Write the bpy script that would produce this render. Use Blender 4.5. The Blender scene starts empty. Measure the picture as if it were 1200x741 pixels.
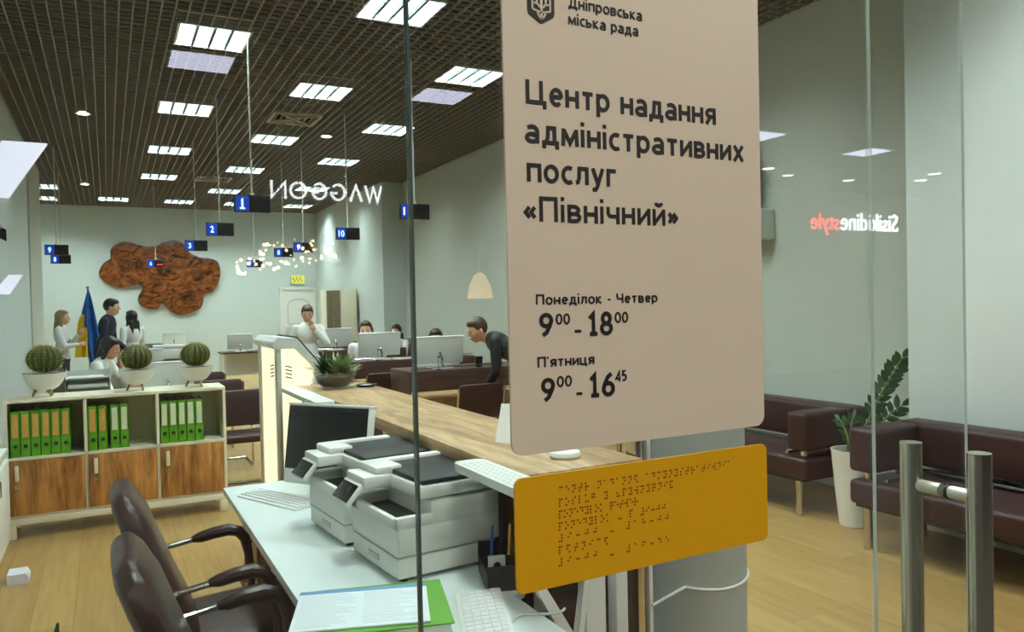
import bpy, bmesh, math, random
from mathutils import Vector, Matrix, Euler, Quaternion
SC = bpy.context.scene
COL = SC.collection
PI = math.pi
V = Vector
random.seed(7)

# ------------------------------------------------------------------ camera, world, exposure
cam = bpy.data.cameras.new('camera')
co = bpy.data.objects.new('camera', cam)
COL.objects.link(co)
SC.camera = co
cam.sensor_fit = 'HORIZONTAL'
cam.sensor_width = 36.0
cam.lens = 36.0 * 898.0 / 1200.0
cam.clip_start = 0.02
cam.clip_end = 100
# rows: world axes of image-right, image-up, backwards
R = Matrix(((0.8838, 0.0271, -0.4671), (-0.4674, 0.0044, -0.8840), (-0.0219, 0.9996, 0.0165)))
co.matrix_world = Matrix.Translation((0, 0, 1.55)) @ R.to_quaternion().to_matrix().to_4x4()

w = bpy.data.worlds.new('world')
SC.world = w
w.use_nodes = True
w.node_tree.nodes['Background'].inputs[0].default_value = (0.8, 0.86, 0.9, 1)
w.node_tree.nodes['Background'].inputs[1].default_value = 0.12
SC.view_settings.view_transform = 'Standard'
SC.view_settings.look = 'None'
SC.view_settings.gamma = 1
SC.view_settings.use_curve_mapping = False
SC.view_settings.exposure = 0.45
PANEL = 66.0        # office ceiling luminaires
MALL = 5.5         # mall ceiling panels
ZC = 3.95          # office ceiling height

# ------------------------------------------------------------------ materials
def srgb(r, g, b):
    f = lambda c: c / 12.92 if c <= 0.04045 else ((c + 0.055) / 1.055) ** 2.4
    return (f(r / 255), f(g / 255), f(b / 255), 1)

def new_mat(name):
    m = bpy.data.materials.new(name)
    m.use_nodes = True
    nt = m.node_tree
    return m, nt, nt.nodes['Principled BSDF']

def mat(name, col, rough=0.5, metal=0.0, noise=0.06, scale=30, bump=0.0, coat=0.0, spec=0.5):
    m, nt, b = new_mat(name)
    c = srgb(*col)
    tc = nt.nodes.new('ShaderNodeTexCoord')
    n = nt.nodes.new('ShaderNodeTexNoise')
    n.inputs['Scale'].default_value = scale
    n.inputs['Detail'].default_value = 4
    nt.links.new(tc.outputs['Object'], n.inputs['Vector'])
    mx = nt.nodes.new('ShaderNodeMix')
    mx.data_type = 'RGBA'
    mx.inputs['A'].default_value = tuple(max(0, v * (1 - noise)) for v in c[:3]) + (1,)
    mx.inputs['B'].default_value = tuple(min(1, v * (1 + noise)) for v in c[:3]) + (1,)
    nt.links.new(n.outputs['Fac'], mx.inputs['Factor'])
    nt.links.new(mx.outputs['Result'], b.inputs['Base Color'])
    b.inputs['Roughness'].default_value = rough
    b.inputs['Metallic'].default_value = metal
    b.inputs['Coat Weight'].default_value = coat
    b.inputs['Specular IOR Level'].default_value = spec
    if bump:
        bp = nt.nodes.new('ShaderNodeBump')
        bp.inputs['Strength'].default_value = bump
        bp.inputs['Distance'].default_value = 0.01
        nt.links.new(n.outputs['Fac'], bp.inputs['Height'])
        nt.links.new(bp.outputs['Normal'], b.inputs['Normal'])
    return m

def emit(name, col, s):
    m, nt, b = new_mat(name)
    b.inputs['Base Color'].default_value = srgb(*col)
    b.inputs['Emission Color'].default_value = srgb(*col)
    b.inputs['Emission Strength'].default_value = s
    return m

def wood(name, dark, light, stretch=(1, 12, 12), scale=2.0, rough=0.4, dist=3.0, ring=2.5, spec=0.5):
    m, nt, b = new_mat(name)
    tc = nt.nodes.new('ShaderNodeTexCoord')
    mp = nt.nodes.new('ShaderNodeMapping')
    mp.inputs['Scale'].default_value = stretch
    nt.links.new(tc.outputs['Object'], mp.inputs['Vector'])
    n = nt.nodes.new('ShaderNodeTexNoise')
    n.inputs['Scale'].default_value = scale
    n.inputs['Detail'].default_value = 6
    n.inputs['Distortion'].default_value = dist * 0.3
    nt.links.new(mp.outputs['Vector'], n.inputs['Vector'])
    n2 = nt.nodes.new('ShaderNodeTexNoise')
    n2.inputs['Scale'].default_value = scale * 6
    n2.inputs['Detail'].default_value = 3
    nt.links.new(mp.outputs['Vector'], n2.inputs['Vector'])
    ad = nt.nodes.new('ShaderNodeMath')
    ad.operation = 'MULTIPLY_ADD'
    ad.inputs[1].default_value = 0.35
    nt.links.new(n2.outputs['Fac'], ad.inputs[0])
    nt.links.new(n.outputs['Fac'], ad.inputs[2])
    r = nt.nodes.new('ShaderNodeValToRGB')
    r.color_ramp.elements[0].position = 0.48
    r.color_ramp.elements[0].color = srgb(*dark)
    r.color_ramp.elements[1].position = 0.85
    r.color_ramp.elements[1].color = srgb(*light)
    nt.links.new(ad.outputs[0], r.inputs['Fac'])
    nt.links.new(r.outputs['Color'], b.inputs['Base Color'])
    b.inputs['Roughness'].default_value = rough
    b.inputs['Specular IOR Level'].default_value = spec
    return m

def plank_floor(name):
    m, nt, b = new_mat(name)
    tc = nt.nodes.new('ShaderNodeTexCoord')
    mp = nt.nodes.new('ShaderNodeMapping')
    mp.inputs['Rotation'].default_value = (0, 0, PI / 2)
    nt.links.new(tc.outputs['Object'], mp.inputs['Vector'])
    br = nt.nodes.new('ShaderNodeTexBrick')
    br.inputs['Color1'].default_value = srgb(184, 150, 94)
    br.inputs['Color2'].default_value = srgb(168, 133, 78)
    br.inputs['Mortar'].default_value = srgb(132, 94, 44)
    br.inputs['Scale'].default_value = 1.0
    br.inputs['Mortar Size'].default_value = 0.0015
    br.inputs['Brick Width'].default_value = 1.3
    br.inputs['Row Height'].default_value = 0.19
    br.offset = 0.37
    nt.links.new(mp.outputs['Vector'], br.inputs['Vector'])
    mp2 = nt.nodes.new('ShaderNodeMapping')
    mp2.inputs['Scale'].default_value = (14, 1.0, 1)
    nt.links.new(tc.outputs['Object'], mp2.inputs['Vector'])
    n = nt.nodes.new('ShaderNodeTexNoise')
    n.inputs['Scale'].default_value = 2.2
    n.inputs['Detail'].default_value = 6
    nt.links.new(mp2.outputs['Vector'], n.inputs['Vector'])
    mx = nt.nodes.new('ShaderNodeMix')
    mx.data_type = 'RGBA'
    mx.blend_type = 'MULTIPLY'
    mx.inputs['Factor'].default_value = 0.6
    nt.links.new(br.outputs['Color'], mx.inputs['A'])
    r = nt.nodes.new('ShaderNodeValToRGB')
    r.color_ramp.elements[0].position = 0.3
    r.color_ramp.elements[0].color = (0.62, 0.58, 0.52, 1)
    r.color_ramp.elements[1].position = 0.7
    r.color_ramp.elements[1].color = (1, 1, 1, 1)
    nt.links.new(n.outputs['Fac'], r.inputs['Fac'])
    nt.links.new(r.outputs['Color'], mx.inputs['B'])
    nt.links.new(mx.outputs['Result'], b.inputs['Base Color'])
    b.inputs['Roughness'].default_value = 0.38
    return m

def glass_mat(name, tint=(0.955, 0.975, 0.965), f0=0.045):
    m = bpy.data.materials.new(name)
    m.use_nodes = True
    nt = m.node_tree
    nt.nodes.remove(nt.nodes['Principled BSDF'])
    out = nt.nodes['Material Output']
    tr = nt.nodes.new('ShaderNodeBsdfTransparent')
    tr.inputs[0].default_value = tint + (1,)
    gl = nt.nodes.new('ShaderNodeBsdfGlossy')
    gl.inputs['Roughness'].default_value = 0.0
    gl.inputs[0].default_value = (1, 1, 1, 1)
    lw = nt.nodes.new('ShaderNodeLayerWeight')
    lw.inputs['Blend'].default_value = 0.5
    pw = nt.nodes.new('ShaderNodeMath')
    pw.operation = 'POWER'
    pw.inputs[1].default_value = 5
    nt.links.new(lw.outputs['Facing'], pw.inputs[0])
    ma = nt.nodes.new('ShaderNodeMath')
    ma.operation = 'MULTIPLY_ADD'
    ma.inputs[1].default_value = 1 - f0
    ma.inputs[2].default_value = f0
    nt.links.new(pw.outputs[0], ma.inputs[0])
    mi = nt.nodes.new('ShaderNodeMixShader')
    nt.links.new(ma.outputs[0], mi.inputs[0])
    nt.links.new(tr.outputs[0], mi.inputs[1])
    nt.links.new(gl.outputs[0], mi.inputs[2])
    nt.links.new(mi.outputs[0], out.inputs['Surface'])
    return m

M = {}
M['wall'] = mat('wall_paint', (208, 219, 216), 0.55, noise=0.02, scale=4)
M['wall_shade'] = mat('wall_paint_shaded', (196, 199, 188), 0.55, noise=0.02, scale=4)  # darkened copy of the wall paint, shade put into the colour
M['wall_bright'] = mat('wall_paint_lit', (226, 232, 228), 0.5, noise=0.02, scale=4)  # lightened copy of the wall paint, brighter light put into the colour
M['floor'] = plank_floor('floor_planks')
M['grid'] = mat('ceiling_grid', (136, 126, 112), 0.5, noise=0.05)
M['plenum'] = mat('ceiling_void', (30, 27, 25), 0.9)
M['white'] = mat('white_paint', (232, 234, 228), 0.4, noise=0.02)
M['cream'] = mat('cream_laminate', (236, 228, 202), 0.45, noise=0.03)
M['desk'] = mat('desk_laminate', (216, 226, 224), 0.3, noise=0.02, scale=8)
M['plastic'] = mat('white_plastic', (226, 228, 222), 0.35, noise=0.02)
M['plastic2'] = mat('grey_plastic', (196, 198, 192), 0.4, noise=0.03)
M['black'] = mat('black_plastic', (24, 22, 22), 0.3, noise=0.1)
M['screen'] = mat('black_screen', (12, 10, 10), 0.12, noise=0.05)
M['chrome'] = mat('chrome', (205, 203, 196), 0.18, 1.0, noise=0.03)
M['satin'] = mat('satin_metal', (228, 226, 214), 0.5, 0.85, noise=0.03)
M['steel'] = mat('brushed_steel', (206, 200, 184), 0.22, 1.0, noise=0.05, scale=80)
M['leather'] = mat('brown_leather', (60, 39, 33), 0.36, noise=0.15, scale=60, bump=0.15, spec=0.35)
M['leather_red'] = mat('oxblood_leather', (62, 38, 35), 0.42, noise=0.12, scale=40, bump=0.1, spec=0.35)
M['leather_black'] = mat('black_leather', (30, 27, 26), 0.5, noise=0.2, scale=40, bump=0.3, spec=0.35)
M['oak'] = wood('oak_worktop', (138, 106, 70), (196, 164, 120), (10, 1.2, 10), 2.0, 0.4)
M['walnut'] = wood('walnut_door', (122, 70, 26), (208, 146, 78), (8, 8, 1.0), 1.8, 0.35)
M['slab'] = wood('burl_wood', (48, 18, 8), (150, 86, 40), (2.2, 2.2, 3.5), 1.1, 0.25, dist=8)
M['slab_dark'] = mat('burl_knot', (40, 18, 8), 0.25, noise=0.2)
M['smoked'] = mat('smoked_glass', (128, 116, 96), 0.3, noise=0.1, scale=3)
M['brown'] = wood('dark_brown_wood', (52, 32, 26), (84, 56, 44), (1, 12, 12), 2, 0.45)
M['tan'] = wood('tan_wood', (146, 112, 74), (186, 150, 106), (1, 12, 12), 2, 0.45)
M['green'] = mat('green_card', (92, 158, 30), 0.4, noise=0.05)
M['green_dark'] = mat('green_card_inside', (48, 84, 20), 0.5)
M['orange'] = mat('orange_label', (214, 160, 84), 0.5, noise=0.25, scale=25)
M['paper'] = mat('paper', (236, 236, 228), 0.6, noise=0.02)
M['label_white'] = mat('white_label', (222, 228, 200), 0.5, noise=0.08, scale=30)
M['ink'] = mat('black_ink', (13, 12, 12), 0.6)
M['beige'] = mat('beige_sign_face', (208, 194, 172), 0.45, noise=0.015, scale=6)
M['yellow'] = mat('yellow_plate', (208, 154, 6), 0.4, noise=0.02, scale=8)
M['dots'] = mat('braille_dots', (112, 58, 20), 0.5)
M['cactus'] = mat('cactus_skin', (74, 82, 30), 0.6, noise=0.2, scale=30)
M['spine'] = mat('cactus_spine', (196, 182, 96), 0.6)
M['leaf'] = mat('leaf_green', (34, 66, 26), 0.4, noise=0.3, scale=14)
M['leaf_light'] = mat('leaf_light_green', (74, 106, 44), 0.45, noise=0.3, scale=14)
M['soil'] = mat('soil', (60, 44, 32), 0.9, noise=0.3, scale=60, bump=0.5)
M['leaf_pale'] = mat('pale_leaf', (136, 156, 104), 0.5, noise=0.25, scale=14)
M['lid'] = mat('black_lid', (28, 26, 25), 0.55)
M['leather_dark'] = mat('dark_brown_leather', (52, 36, 30), 0.34, noise=0.15, scale=60, bump=0.1, spec=0.4)
M['stem'] = mat('stem', (96, 100, 48), 0.6)
M['skin'] = mat('skin', (214, 164, 136), 0.5, noise=0.04)
M['hair_dark'] = mat('dark_hair', (26, 20, 18), 0.45, noise=0.3, scale=40)
M['hair_brown'] = mat('brown_hair', (70, 44, 30), 0.45, noise=0.3, scale=40)
M['hair_blond'] = mat('dark_blond_hair', (142, 124, 84), 0.45, noise=0.3, scale=40)
M['cloth_white'] = mat('white_cloth', (226, 228, 224), 0.8, noise=0.05, bump=0.1)
M['cloth_navy'] = mat('navy_cloth', (24, 30, 50), 0.8, noise=0.1, bump=0.1)
M['cloth_black'] = mat('black_cloth', (26, 26, 30), 0.8, noise=0.1, bump=0.1)
M['cloth_jeans'] = mat('blue_denim', (44, 52, 76), 0.8, noise=0.1, bump=0.1)
M['cloth_blue'] = mat('blue_ribbon', (44, 92, 170), 0.6)
M['flag_blue'] = mat('flag_blue', (30, 92, 170), 0.7, noise=0.05)
M['flag_yellow'] = mat('flag_yellow', (232, 198, 30), 0.7, noise=0.05)
M['glass'] = glass_mat('shop_glass')
M['bowl_glass'] = glass_mat('bowl_glass', (0.93, 0.95, 0.92), 0.06)
M['glass_edge'] = mat('polished_glass_edge', (66, 80, 74), 0.2, noise=0.1, scale=6)
M['glass_edge_light'] = mat('pale_glass_edge', (206, 220, 212), 0.25, noise=0.1, scale=6)
M['added_hall_lamp'] = emit('added_hall_glow', (255, 250, 240), 40)  # for the unseen luminaires added behind the camera
M['tile'] = mat('mall_tile', (92, 90, 86), 0.3, noise=0.04, scale=2)
M['facade'] = mat('dark_facade', (56, 56, 58), 0.6)
M['mall_ceiling'] = mat('mall_ceiling', (120, 118, 116), 0.8)
M['lamp'] = emit('luminaire_glow', (236, 252, 250), PANEL)
M['spot'] = emit('spot_glow', (255, 246, 226), 14)
M['mall_lamp'] = emit('mall_panel_glow', (226, 228, 255), MALL)
M['letters'] = emit('letter_glow', (250, 255, 255), 7)
M['letters_red'] = emit('red_letter_glow', (255, 60, 60), 7)
M['bulb'] = emit('warm_bulb', (255, 226, 176), 16)
M['led_blue'] = emit('led_blue', (16, 50, 150), 0.7)
M['led_white'] = emit('led_digit', (170, 220, 255), 1.6)
M['led_red'] = emit('led_red', (255, 50, 30), 1.6)
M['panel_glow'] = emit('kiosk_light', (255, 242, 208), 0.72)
M['exit'] = emit('exit_glow', (206, 200, 90), 0.5)
M['louvre'] = mat('louvre_metal', (60, 66, 66), 0.4, noise=0.03)
M['vent'] = mat('vent_metal', (176, 164, 146), 0.5, noise=0.03)
M['board_glow'] = emit('glow_board', (226, 226, 244), 0.62)  # emission added so the left wall boards show bright
M['shade_lit'] = emit('lit_shade', (255, 196, 120), 2.2)
M['silver'] = mat('silver_reflector', (214, 218, 216), 0.25, 0.6, noise=0.03)
M['lilac'] = mat('lilac_white_board', (214, 214, 226), 0.4, noise=0.02)
M['ring'] = mat('dark_ring', (40, 44, 24), 0.4)
M['pot'] = mat('white_ceramic', (232, 230, 220), 0.35, noise=0.02)
M['column'] = mat('grey_column_paint', (178, 184, 178), 0.6, noise=0.03, scale=5)
M['keys'] = mat('white_keys', (222, 224, 224), 0.45)
M['doc'] = mat('printed_page', (226, 236, 240), 0.3, noise=0.05, scale=40)
M['doc_blue'] = mat('blue_strip', (96, 146, 190), 0.3)

# ------------------------------------------------------------------ mesh builder
class MB:
    def __init__(s):
        s.bm = bmesh.new()
        s.mats = []
    def mi(s, m):
        if m not in s.mats:
            s.mats.append(m)
        return s.mats.index(m)
    def _mx(s, vs, mx):
        if mx is not None:
            bmesh.ops.transform(s.bm, matrix=mx, verts=vs)
    def box(s, lo, hi, bev=0.0, mx=None, m=None, seg=2):
        lo = V(lo); hi = V(hi)
        g = bmesh.ops.create_cube(s.bm, size=1.0)
        vs = g['verts']
        bmesh.ops.scale(s.bm, vec=hi - lo, verts=vs)
        bmesh.ops.translate(s.bm, vec=(lo + hi) / 2, verts=vs)
        fs = set(f for v in vs for f in v.link_faces)
        if bev > 0:
            es = list(set(e for v in vs for e in v.link_edges))
            r = bmesh.ops.bevel(s.bm, geom=es, offset=bev, segments=seg, profile=0.5, affect='EDGES')
            vs = list(set(v for f in r['faces'] for v in f.verts) | set(v for v in vs if v.is_valid))
            fs = set(f for v in vs for f in v.link_faces)
        s._mx(vs, mx)
        if m is not None:
            i = s.mi(m)
            for f in fs: f.material_index = i
        return s
    def sphere(s, c, r, seg=16, rings=10, mx=None, m=None):
        g = bmesh.ops.create_uvsphere(s.bm, u_segments=seg, v_segments=rings, radius=1.0)
        vs = g['verts']
        if not hasattr(r, '__len__'): r = (r, r, r)
        bmesh.ops.scale(s.bm, vec=r, verts=vs)
        s._mx(vs, mx)
        bmesh.ops.translate(s.bm, vec=c, verts=vs)
        if m is not None:
            i = s.mi(m)
            for f in set(f for v in vs for f in v.link_faces): f.material_index = i
        return s
    def rings(s, rs, cap=True, m=None, close=False):
        """skin a list of rings (lists of points, equal length)"""
        bm = s.bm
        R_ = [[bm.verts.new(p) for p in r] for r in rs]
        n = len(R_[0]); fs = []
        L = len(R_)
        for a in range(L if close else L - 1):
            A = R_[a]; B = R_[(a + 1) % L]
            for i in range(n):
                j = (i + 1) % n
                fs.append(bm.faces.new((A[i], A[j], B[j], B[i])))
        if cap and not close:
            fs.append(bm.faces.new(list(reversed(R_[0]))))
            fs.append(bm.faces.new(R_[-1]))
        if m is not None:
            i = s.mi(m)
            for f in fs: f.material_index = i
        return s
    def tube(s, pts, r, n=10, m=None, cap=True):
        pts = [V(p) for p in pts]
        rr = r if hasattr(r, '__len__') else [r] * len(pts)
        up = None; out = []
        for i, p in enumerate(pts):
            t = (pts[min(i + 1, len(pts) - 1)] - pts[max(i - 1, 0)]).normalized()
            if up is None:
                up = V((0, 0, 1)) if abs(t.z) < 0.9 else V((0, 1, 0))
            a = t.cross(up)
            if a.length < 1e-5: a = t.orthogonal()
            a.normalize(); up = a.cross(t).normalized()
            out.append([p + (a * math.cos(k * 2 * PI / n) + up * math.sin(k * 2 * PI / n)) * rr[i] for k in range(n)])
        return s.rings(out, cap, m)
    def cyl(s, p0, p1, r0, r1=None, n=16, m=None):
        return s.tube([p0, p1], [r0, r0 if r1 is None else r1], n, m)
    def capsule(s, p0, r0, p1, r1, n=12):
        s.sphere(p0, r0, n, 8); s.sphere(p1, r1, n, 8)
        s.cyl(p0, p1, r0, r1, n)
        return s
    def lathe(s, prof, c=(0, 0, 0), n=24, m=None, cap=True, mod=None):
        c = V(c); out = []
        for r, z in prof:
            out.append([c + V((r * (mod(k * 2 * PI / n) if mod else 1) * math.cos(k * 2 * PI / n), r * (mod(k * 2 * PI / n) if mod else 1) * math.sin(k * 2 * PI / n), z)) for k in range(n)])
        return s.rings(out, cap, m)
    def prism(s, poly, axis, a, b, m=None):
        """extrude 2-D polygon; axis 'x': poly=(y,z) from x=a..b, 'y': (x,z), 'z': (x,y)"""
        def P(u, v, t):
            return {'x': (t, u, v), 'y': (u, t, v), 'z': (u, v, t)}[axis]
        bm = s.bm
        A = [bm.verts.new(P(u, v, a)) for u, v in poly]
        B = [bm.verts.new(P(u, v, b)) for u, v in poly]
        n = len(poly); fs = []
        for i in range(n):
            j = (i + 1) % n
            fs.append(bm.faces.new((A[i], A[j], B[j], B[i])))
        fs.append(bm.faces.new(A)); fs.append(bm.faces.new(list(reversed(B))))
        if m is not None:
            k = s.mi(m)
            for f in fs: f.material_index = k
        return s
    def quad(s, pts, m=None):
        f = s.bm.faces.new([s.bm.verts.new(p) for p in pts])
        if m is not None: f.material_index = s.mi(m)
        return s
    def mesh(s, name, m, smooth=True, recalc=True):
        if recalc: bmesh.ops.recalc_face_normals(s.bm, faces=s.bm.faces[:])
        me = bpy.data.meshes.new(name)
        s.bm.to_mesh(me); s.bm.free()
        ms = s.mats or [m]
        for x in ms: me.materials.append(M[x] if isinstance(x, str) else x)
        if smooth and len(me.polygons):
            me.shade_smooth()
            me.set_sharp_from_angle(angle=math.radians(35))
        return me
    def build(s, name, m='white', parent=None, smooth=True, loc=None, rot=None):
        o = bpy.data.objects.new(name, s.mesh(name, m, smooth))
        COL.objects.link(o)
        if parent is not None: o.parent = parent
        if loc is not None: o.location = loc
        if rot is not None: o.rotation_euler = rot
        return o

def tag(o, label, cat, group=None):
    o['label'] = label; o['category'] = cat
    if group: o['group'] = group
    return o
def thing(name, label, cat, loc=(0, 0, 0), rz=0.0, group=None):
    o = bpy.data.objects.new(name, None)
    o.empty_display_size = 0.1
    COL.objects.link(o)
    o.location = loc; o.rotation_euler = (0, 0, rz)
    return tag(o, label, cat, group)
def struct(o):
    o['kind'] = 'structure'
    return o
def dup(o, parent=None, loc=None, rz=None, label=None, group=None):
    kids = [c for c in bpy.data.objects if c.parent == o]
    c = o.copy(); COL.objects.link(c)
    if parent is not None: c.parent = parent
    if loc is not None: c.location = loc
    if rz is not None: c.rotation_euler = (0, 0, rz)
    if label: c['label'] = label
    if group: c['group'] = group
    for k in kids: dup(k, c)
    return c
def rotz(a, c=(0, 0, 0)):
    return Matrix.Translation(c) @ Matrix.Rotation(a, 4, 'Z') @ Matrix.Translation(-V(c))
def remesh(mb, name, m, parent, voxel=0.01, smooth=3):
    me = mb.mesh(name + '_raw', m, False)
    o = bpy.data.objects.new(name, me); COL.objects.link(o)
    r = o.modifiers.new('r', 'REMESH'); r.mode = 'VOXEL'; r.voxel_size = voxel
    if smooth:
        q = o.modifiers.new('s', 'SMOOTH'); q.iterations = smooth; q.factor = 0.5
    bpy.context.view_layer.update()
    dg = bpy.context.evaluated_depsgraph_get()
    me2 = bpy.data.meshes.new_from_object(o.evaluated_get(dg))
    o.modifiers.clear()
    o.data = me2; me2.name = name
    bpy.data.meshes.remove(me)
    if not me2.materials: me2.materials.append(M[m])
    me2.shade_smooth()
    o.parent = parent
    return o
_glyph = {}
def text_mesh(body, x0, x1, z, cap, mx, depth=0.0012, bold=0.0, m='ink', name='lettering', parent=None):
    """lettering whose local x runs x0..x1 and whose capitals are `cap` high, baseline z"""
    cu = bpy.data.curves.new('t', 'FONT'); cu.body = body; cu.offset = bold
    cu.extrude = 0.5; cu.resolution_u = 3
    o = bpy.data.objects.new('t', cu); COL.objects.link(o)
    bpy.context.view_layer.update()
    me = bpy.data.meshes.new_from_object(o.evaluated_get(bpy.context.evaluated_depsgraph_get()))
    bpy.data.objects.remove(o); bpy.data.curves.remove(cu)
    xs = [v.co.x for v in me.vertices]
    a, b = min(xs), max(xs)
    sx = (x1 - x0) / (b - a); sy = cap / 0.728
    for v in me.vertices:
        v.co = mx @ V((x0 + (v.co.x - a) * sx, z + v.co.y * sy, v.co.z * depth))
    me.materials.clear(); me.materials.append(M[m])
    ob = bpy.data.objects.new(name, me); COL.objects.link(ob)
    ob.parent = parent
    return ob

# ---- stroke lettering: every glyph is a set of polylines, capitals are 1 high
def _arc(cx, cy, rx, ry, a0, a1, n=16):
    return [(cx + rx * math.cos(math.radians(a0 + (a1 - a0) * i / n)), cy + ry * math.sin(math.radians(a0 + (a1 - a0) * i / n))) for i in range(n + 1)]
GL = {
 'Ц': (.72, [[(0, .94), (0, .06), (.70, .06), (.70, -.18)], [(.56, .94), (.56, .06)]]),
 'Д': (.70, [[(.02, -.18), (.02, .06), (.68, .06), (.68, -.18)], [(.10, .06), (.19, .35), (.22, .94), (.56, .94), (.56, .06)]]),
 'П': (.60, [[(0, 0), (0, .94), (.58, .94), (.58, 0)]]),
 'Ч': (.54, [[(0, .97), (0, .64)] + _arc(.2, .64, .2, .22, 180, 270, 6) + [(.52, .46)], [(.52, .97), (.52, 0)]]),
 'а': (.44, [[(.04, .60)] + _arc(.21, .46, .21, .20, 110, 0, 8) + [(.42, 0)], _arc(.21, .205, .21, .15, 0, 360, 18), [(.42, .355), (.2, .355)]]),
 'в': (.42, [[(0, 0), (0, .66), (.2, .66)] + _arc(.2, .51, .18, .15, 90, -90, 8) + [(0, .36)], [(.2, .36)] + _arc(.22, .21, .2, .15, 90, -90, 8) + [(0, .06)]]),
 'г': (.30, [[(0, 0), (0, .66), (.34, .66)]]),
 'д': (.54, [[(0, -.18), (0, .06), (.53, .06), (.53, -.18)], [(.08, .06), (.15, .25), (.17, .66), (.43, .66), (.43, .06)]]),
 'е': (.45, [[(.03, .37), (.44, .37)], _arc(.235, .36, .215, .305, 0, 312, 22)]),
 'и': (.44, [[(0, .72), (0, 0)], [(0, .07), (.44, .65)], [(.44, .72), (.44, 0)]]),
 'й': (.44, [[(0, .72), (0, 0)], [(0, .07), (.44, .65)], [(.44, .72), (.44, 0)], _arc(.22, 1.0, .13, .11, 180, 360, 10)]),
 'і': (.02, [[(0, .72), (0, 0)], [(0, .885), (0, 1.035)]]),
 'к': (.42, [[(0, .72), (0, 0)], [(.38, .70), (.05, .36), (.42, .02)]]),
 'л': (.46, [[(-.02, .06), (.05, .09), (.10, .25), (.12, .66), (.44, .66), (.44, 0)]]),
 'м': (.58, [[(0, 0), (.03, .70)], [(.03, .66), (.29, .12), (.55, .66)], [(.55, .70), (.58, 0)]]),
 'н': (.44, [[(0, .72), (0, 0)], [(.44, .72), (.44, 0)], [(0, .37), (.44, .37)]]),
 'о': (.48, [_arc(.24, .36, .24, .305, 0, 360, 26)]),
 'п': (.44, [[(0, 0), (0, .66), (.44, .66), (.44, 0)]]),
 'р': (.46, [[(0, .72), (0, -.24)], _arc(.22, .36, .23, .30, 0, 360, 24)]),
 'с': (.34, [_arc(.25, .36, .24, .305, 58, 302, 20)]),
 'т': (.44, [[(0, .66), (.44, .66)], [(.22, .66), (.22, 0)]]),
 'у': (.44, [[(0, .72), (.22, .06)], [(.44, .72), (.19, -.06), (.12, -.18), (-.01, -.18)]]),
 'х': (.44, [[(0, .72), (.44, 0)], [(.44, .72), (0, 0)]]),
 'ц': (.54, [[(0, .72), (0, .06), (.53, .06), (.53, -.16)], [(.42, .72), (.42, .06)]]),
 'ч': (.42, [[(0, .72), (0, .50)] + _arc(.16, .48, .16, .16, 180, 270, 6) + [(.42, .33)], [(.42, .72), (.42, 0)]]),
 'ь': (.42, [[(0, .72), (0, .06), (.2, .06)] + _arc(.2, .22, .2, .16, -90, 90, 8) + [(0, .38)]]),
 'я': (.42, [[(.42, 0), (.42, .66), (.22, .66)] + _arc(.22, .50, .2, .16, 90, 270, 8) + [(.42, .34)], [(.22, .34), (.0, .0)]]),
 '«': (.36, [[(.15, .56), (0, .35), (.15, .14)], [(.36, .56), (.21, .35), (.36, .14)]]),
 '»': (.36, [[(0, .56), (.15, .35), (0, .14)], [(.21, .56), (.36, .35), (.21, .14)]]),
 '-': (.26, [[(0, .36), (.26, .36)]]), "'": (.02, [[(0, .98), (-.02, .76)]]), ' ': (.16, []),
 'W': (.95, [[(0, .97), (.24, .03), (.475, .9), (.71, .03), (.95, .97)]]), 'Λ': (.74, [[(0, 0), (.37, .94), (.74, 0)]]), 'N': (.72, [[(0, 0), (0, .95), (.72, .05), (.72, 1)]]),
 'O': (.9, [_arc(.45, .5, .45, .44, 0, 360, 32)]), 'G': (.85, [_arc(.45, .5, .44, .44, 45, 352, 26) + [(.5, .44)]]),
 '0': (.48, [_arc(.24, .5, .24, .44, 0, 360, 28)]),
 '1': (.40, [[(0, .74), (.20, .94), (.20, .06)], [(.02, .06), (.40, .06)]]),
 '4': (.52, [[(.40, 0), (.40, .92), (0, .27), (.52, .27)]]),
 '5': (.46, [[(.42, .94), (.08, .94), (.06, .56)] + _arc(.2, .33, .25, .27, 110, -130, 16)]),
 '6': (.48, [[(.40, .95), (.22, .82), (.06, .52), (.0, .32)], _arc(.24, .30, .24, .25, 0, 360, 24)]),
 '8': (.50, [_arc(.25, .72, .20, .22, 0, 360, 22), _arc(.25, .28, .25, .23, 0, 360, 24)]),
 '9': (.48, [[(.08, .05), (.26, .18), (.42, .48), (.48, .68)], _arc(.24, .70, .24, .25, 0, 360, 24)]),
}
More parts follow.
